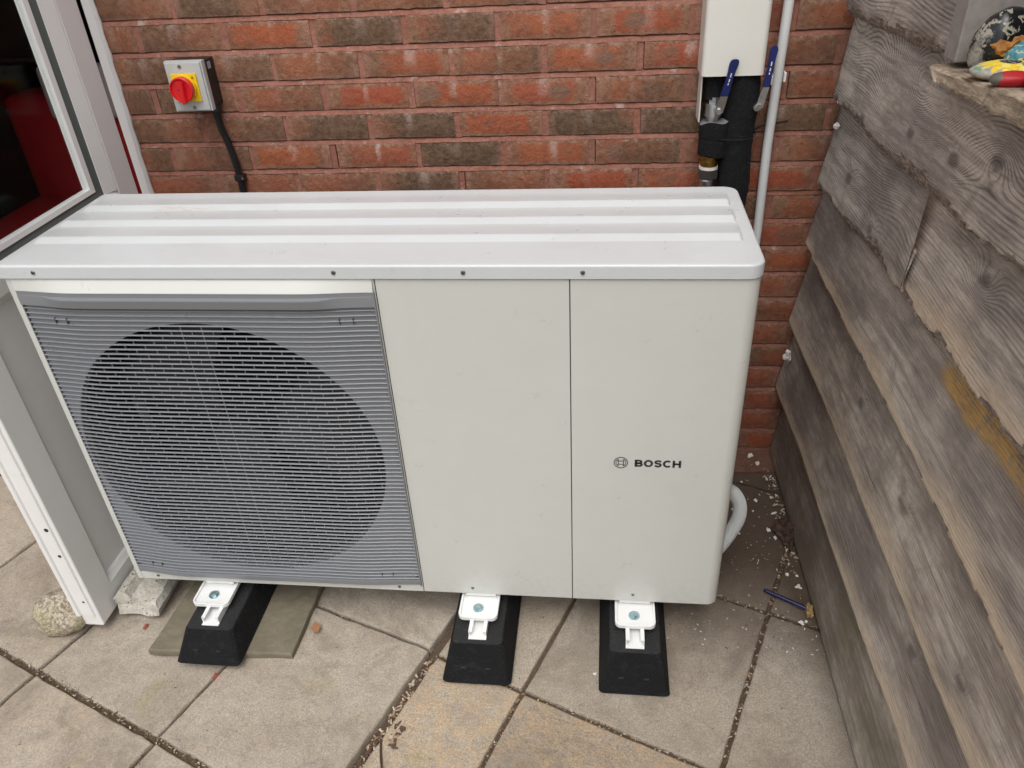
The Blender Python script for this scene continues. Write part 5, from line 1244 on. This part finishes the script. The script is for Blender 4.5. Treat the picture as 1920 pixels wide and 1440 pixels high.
flatleaf((-.735, -.905, STEP+.001), .017, 4, M_REDLEAF, 'torn red leaf just in front of the leftmost rubber foot', 'leaf')
flatleaf((-.985, -.775, STEP+.001), .010, 5, M_REDLEAF, 'small red leaf scrap in front of the white sill block', 'leaf')
flatleaf((-.537, -.765, .011), .020, 6, plain('tan_leaf', (.34, .17, .085), .8, var=.3, scale=80), 'dry tan leaf tucked against the right edge of the flagstone', 'leaf')
# pale foam flakes
FL = [(.610, -.045, .020, .012), (.628, -.075, .016, .006), (.48, -.16, .010, .004), (.455, -.11, .012, .006), (.545, -.19, .009, 0), (.60, -.235, .012, 0), (.53, -.275, .009, 0), (.585, -.28, .006, 0), (.515, -.375, .011, 0), (.535, -.372, .007, 0), (.615, -.355, .013, 0), (.628, -.385, .012, 0), (.635, -.515, .010, 0), (.655, -.555, .014, 0), (.640, -.668, .013, 0), (.652, -.665, .009, 0), (.645, -.22, .010, 0), (.57, -.155, .007, 0), (.148, -.845, .008, 0), (.50, -.23, .007, 0)]
for k, (x, y, s, z) in enumerate(FL):
    bm = bmesh.new(); bmesh.ops.create_icosphere(bm, subdivisions=2, radius=1); r = random.Random(k*7+1)
    for v in bm.verts:
        n = v.co.normalized(); q = 1+1.1*fbm(n.x*1.9+k*3, n.y*1.9, n.z*1.9, 3); v.co = Vector((n.x*s*.46*q, n.y*s*.34*q, max(-.002, n.z*s*.30*q)))
    o = obj('foam_flake', bm, M_FLAKE, None, (x, y, .002+z), world=False); o.rotation_euler = (0, 0, r.uniform(0, 6))
    tag(o, 'white torn foam flake on the dirty paving by the fence corner', 'flake', 'white foam flakes littering the paving')
for k, (x, y, z, s) in enumerate(((.690, -.080, 1.020, .006), (.688, -.070, 1.072, .004), (.672, -.066, .39, .010), (.668, -.075, .41, .006))):
    crumpled('foam_scrap', (x-.01, y-.012, z), (s, s*.8, s*1.2), k+20, M_FLAKE, ('white foam scrap caught on the end of the second fence board', 'tiny white crumb on the end of the second fence board', 'pale foam scrap caught behind the third lowest board end', 'tiny pale crumb above the scrap on the lower board end')[k], 'scrap', 1, 2)
# crumbs, chips and leaf litter lying in joints: too many to count
def litter(name, spots, mats, label, seed):
    r = random.Random(seed)
    bm = bmesh.new()
    for (p, sz, hgt) in spots:
        a = r.uniform(0, 6.3); L_, W_ = sz*r.uniform(.6, 1.6), sz*r.uniform(.25, .6); t = r.uniform(-.35, .35); H_ = max(.0008, sz*r.uniform(.08, .3))
        ux = Vector((math.cos(a), math.sin(a), t)).normalized(); uy = Vector((-math.sin(a), math.cos(a), r.uniform(-.3, .3))).normalized(); uz = ux.cross(uy)
        o = Vector(p) + Vector((0, 0, hgt)); vs = [bm.verts.new(o+ux*sx*L_/2*r.uniform(.7, 1.1)+uy*sy*W_/2*r.uniform(.6, 1.1)+uz*sz_*H_) for sz_ in (0, 1) for sx, sy in ((-1, -1), (1, -1), (1, 1), (-1, 1))]
        mi = r.randrange(len(mats))
        for f in ((0, 3, 2, 1), (4, 5, 6, 7), (0, 1, 5, 4), (1, 2, 6, 5), (2, 3, 7, 6), (3, 0, 4, 7)): bm.faces.new([vs[i] for i in f]).material_index = mi
    o = obj(name, bm, mats[0]); [o.data.materials.append(m) for m in mats[1:]]
    return tag(o, label, 'litter', None, 'stuff')
sp = []
def along(u0, v0, u1, v1, n, w_, s0, s1, z, up=.002):
    z -= .010*max(0, min(1, (.07-(u0+u1)/2)/.43))
    for _ in range(n):
        t = rnd.random(); p = uv(u0+(u1-u0)*t, v0+(v1-v0)*t); q = Vector((rnd.uniform(-w_, w_), rnd.uniform(-w_, w_), z)); sp.append((p+q, rnd.uniform(s0, s1), rnd.uniform(0, up)))
along(-1.75, -1.285, .05, -1.285, 800, .0075, .0025, .0065, -.008, .007)
along(.079, -1.29, .079, -.86, 420, .008, .003, .013, -.012, .006)
along(.120, -1.085, .110, -1.03, 26, .012, .008, .018, -.010, .010)
along(.761, -1.5, .761, -.15, 520, .0055, .003, .008, -.011, .006)
along(.313, -1.5, .313, -.86, 230, .004, .003, .007, -.011, .004)
along(-.365, -1.6, -.365, -.6, 200, .003, .002, .005, -.010, .004)
along(-.775, -1.6, -.775, -.6, 160, .003, .002, .004, -.010, .004)
along(.08, -.842, .95, -.842, 260, .004, .002, .006, -.011, .006)
along(.3, -.390, 1.0, -.390, 240, .006, .003, .007, -.009, .007)
along(-.36, -.842, .06, -.842, 120, .003, .002, .005, -.006, .004)
litter('joint_debris', sp, [M_DEBRIS[1], M_DEBRIS[0], M_DEBRIS[1], M_DEBRIS[1], M_DEBRIS[0], M_DEBRIS[1], M_DEBRIS[2]], 'brown grit, chips and leaf litter packed in the joints between paving slabs', 3)
sp2 = []
for _ in range(330):
    t = rnd.random()**.6; y = -.01-.75*t; x = .30+.38*rnd.random()**.7
    sp2.append((Vector((x, y, 0)), rnd.uniform(.0015, .0055), .0005 + (.006 if y > -.11 else 0)))
for _ in range(90): sp2.append((Vector((.64+.03*rnd.random(), -.12-.4*rnd.random(), 0)), rnd.uniform(.004, .012), .001))
litter('corner_litter', sp2, [M_DEBRIS[2], M_FLAKE, M_DEBRIS[1], M_DEBRIS[0]], 'pale shreds and crumbs scattered over the paving in the corner by the fence', 5)
sp3 = []
for _ in range(170):
    p = (rnd.uniform(-1.5, .66), rnd.uniform(-1.2, -.4), 0); z = level(p[0]*UX+p[1]*UY)
    sp3.append((Vector((p[0], p[1], z)), rnd.uniform(.0015, .005), .0015))
litter('slab_crumbs', sp3, [M_DEBRIS[1], M_DEBRIS[0], M_DEBRIS[1]], 'small dark crumbs and seed husks scattered over the paving slabs', 8)

sp4 = []
for _ in range(9): sp4.append((Vector((rnd.uniform(-.95, .38), rnd.uniform(-.715, -.39), ZT+.001)), rnd.uniform(.001, .0024), .0005))
litter('lid_specks', sp4, [M_DEBRIS[1], M_DEBRIS[0]], 'scattered dark grit specks lying on the white lid of the unit', 12)

for y_, z_ in ((-.605, 1.300), (-.600, 1.36), (-.12, 1.31)):
    bm = bmesh.new(); cyl(bm, (.676, y_, z_), (-1, 0, 0), .0034, .004, 10); obj('nail_head', bm, M_BROWNLEAF, fence, (.676, y_, z_))
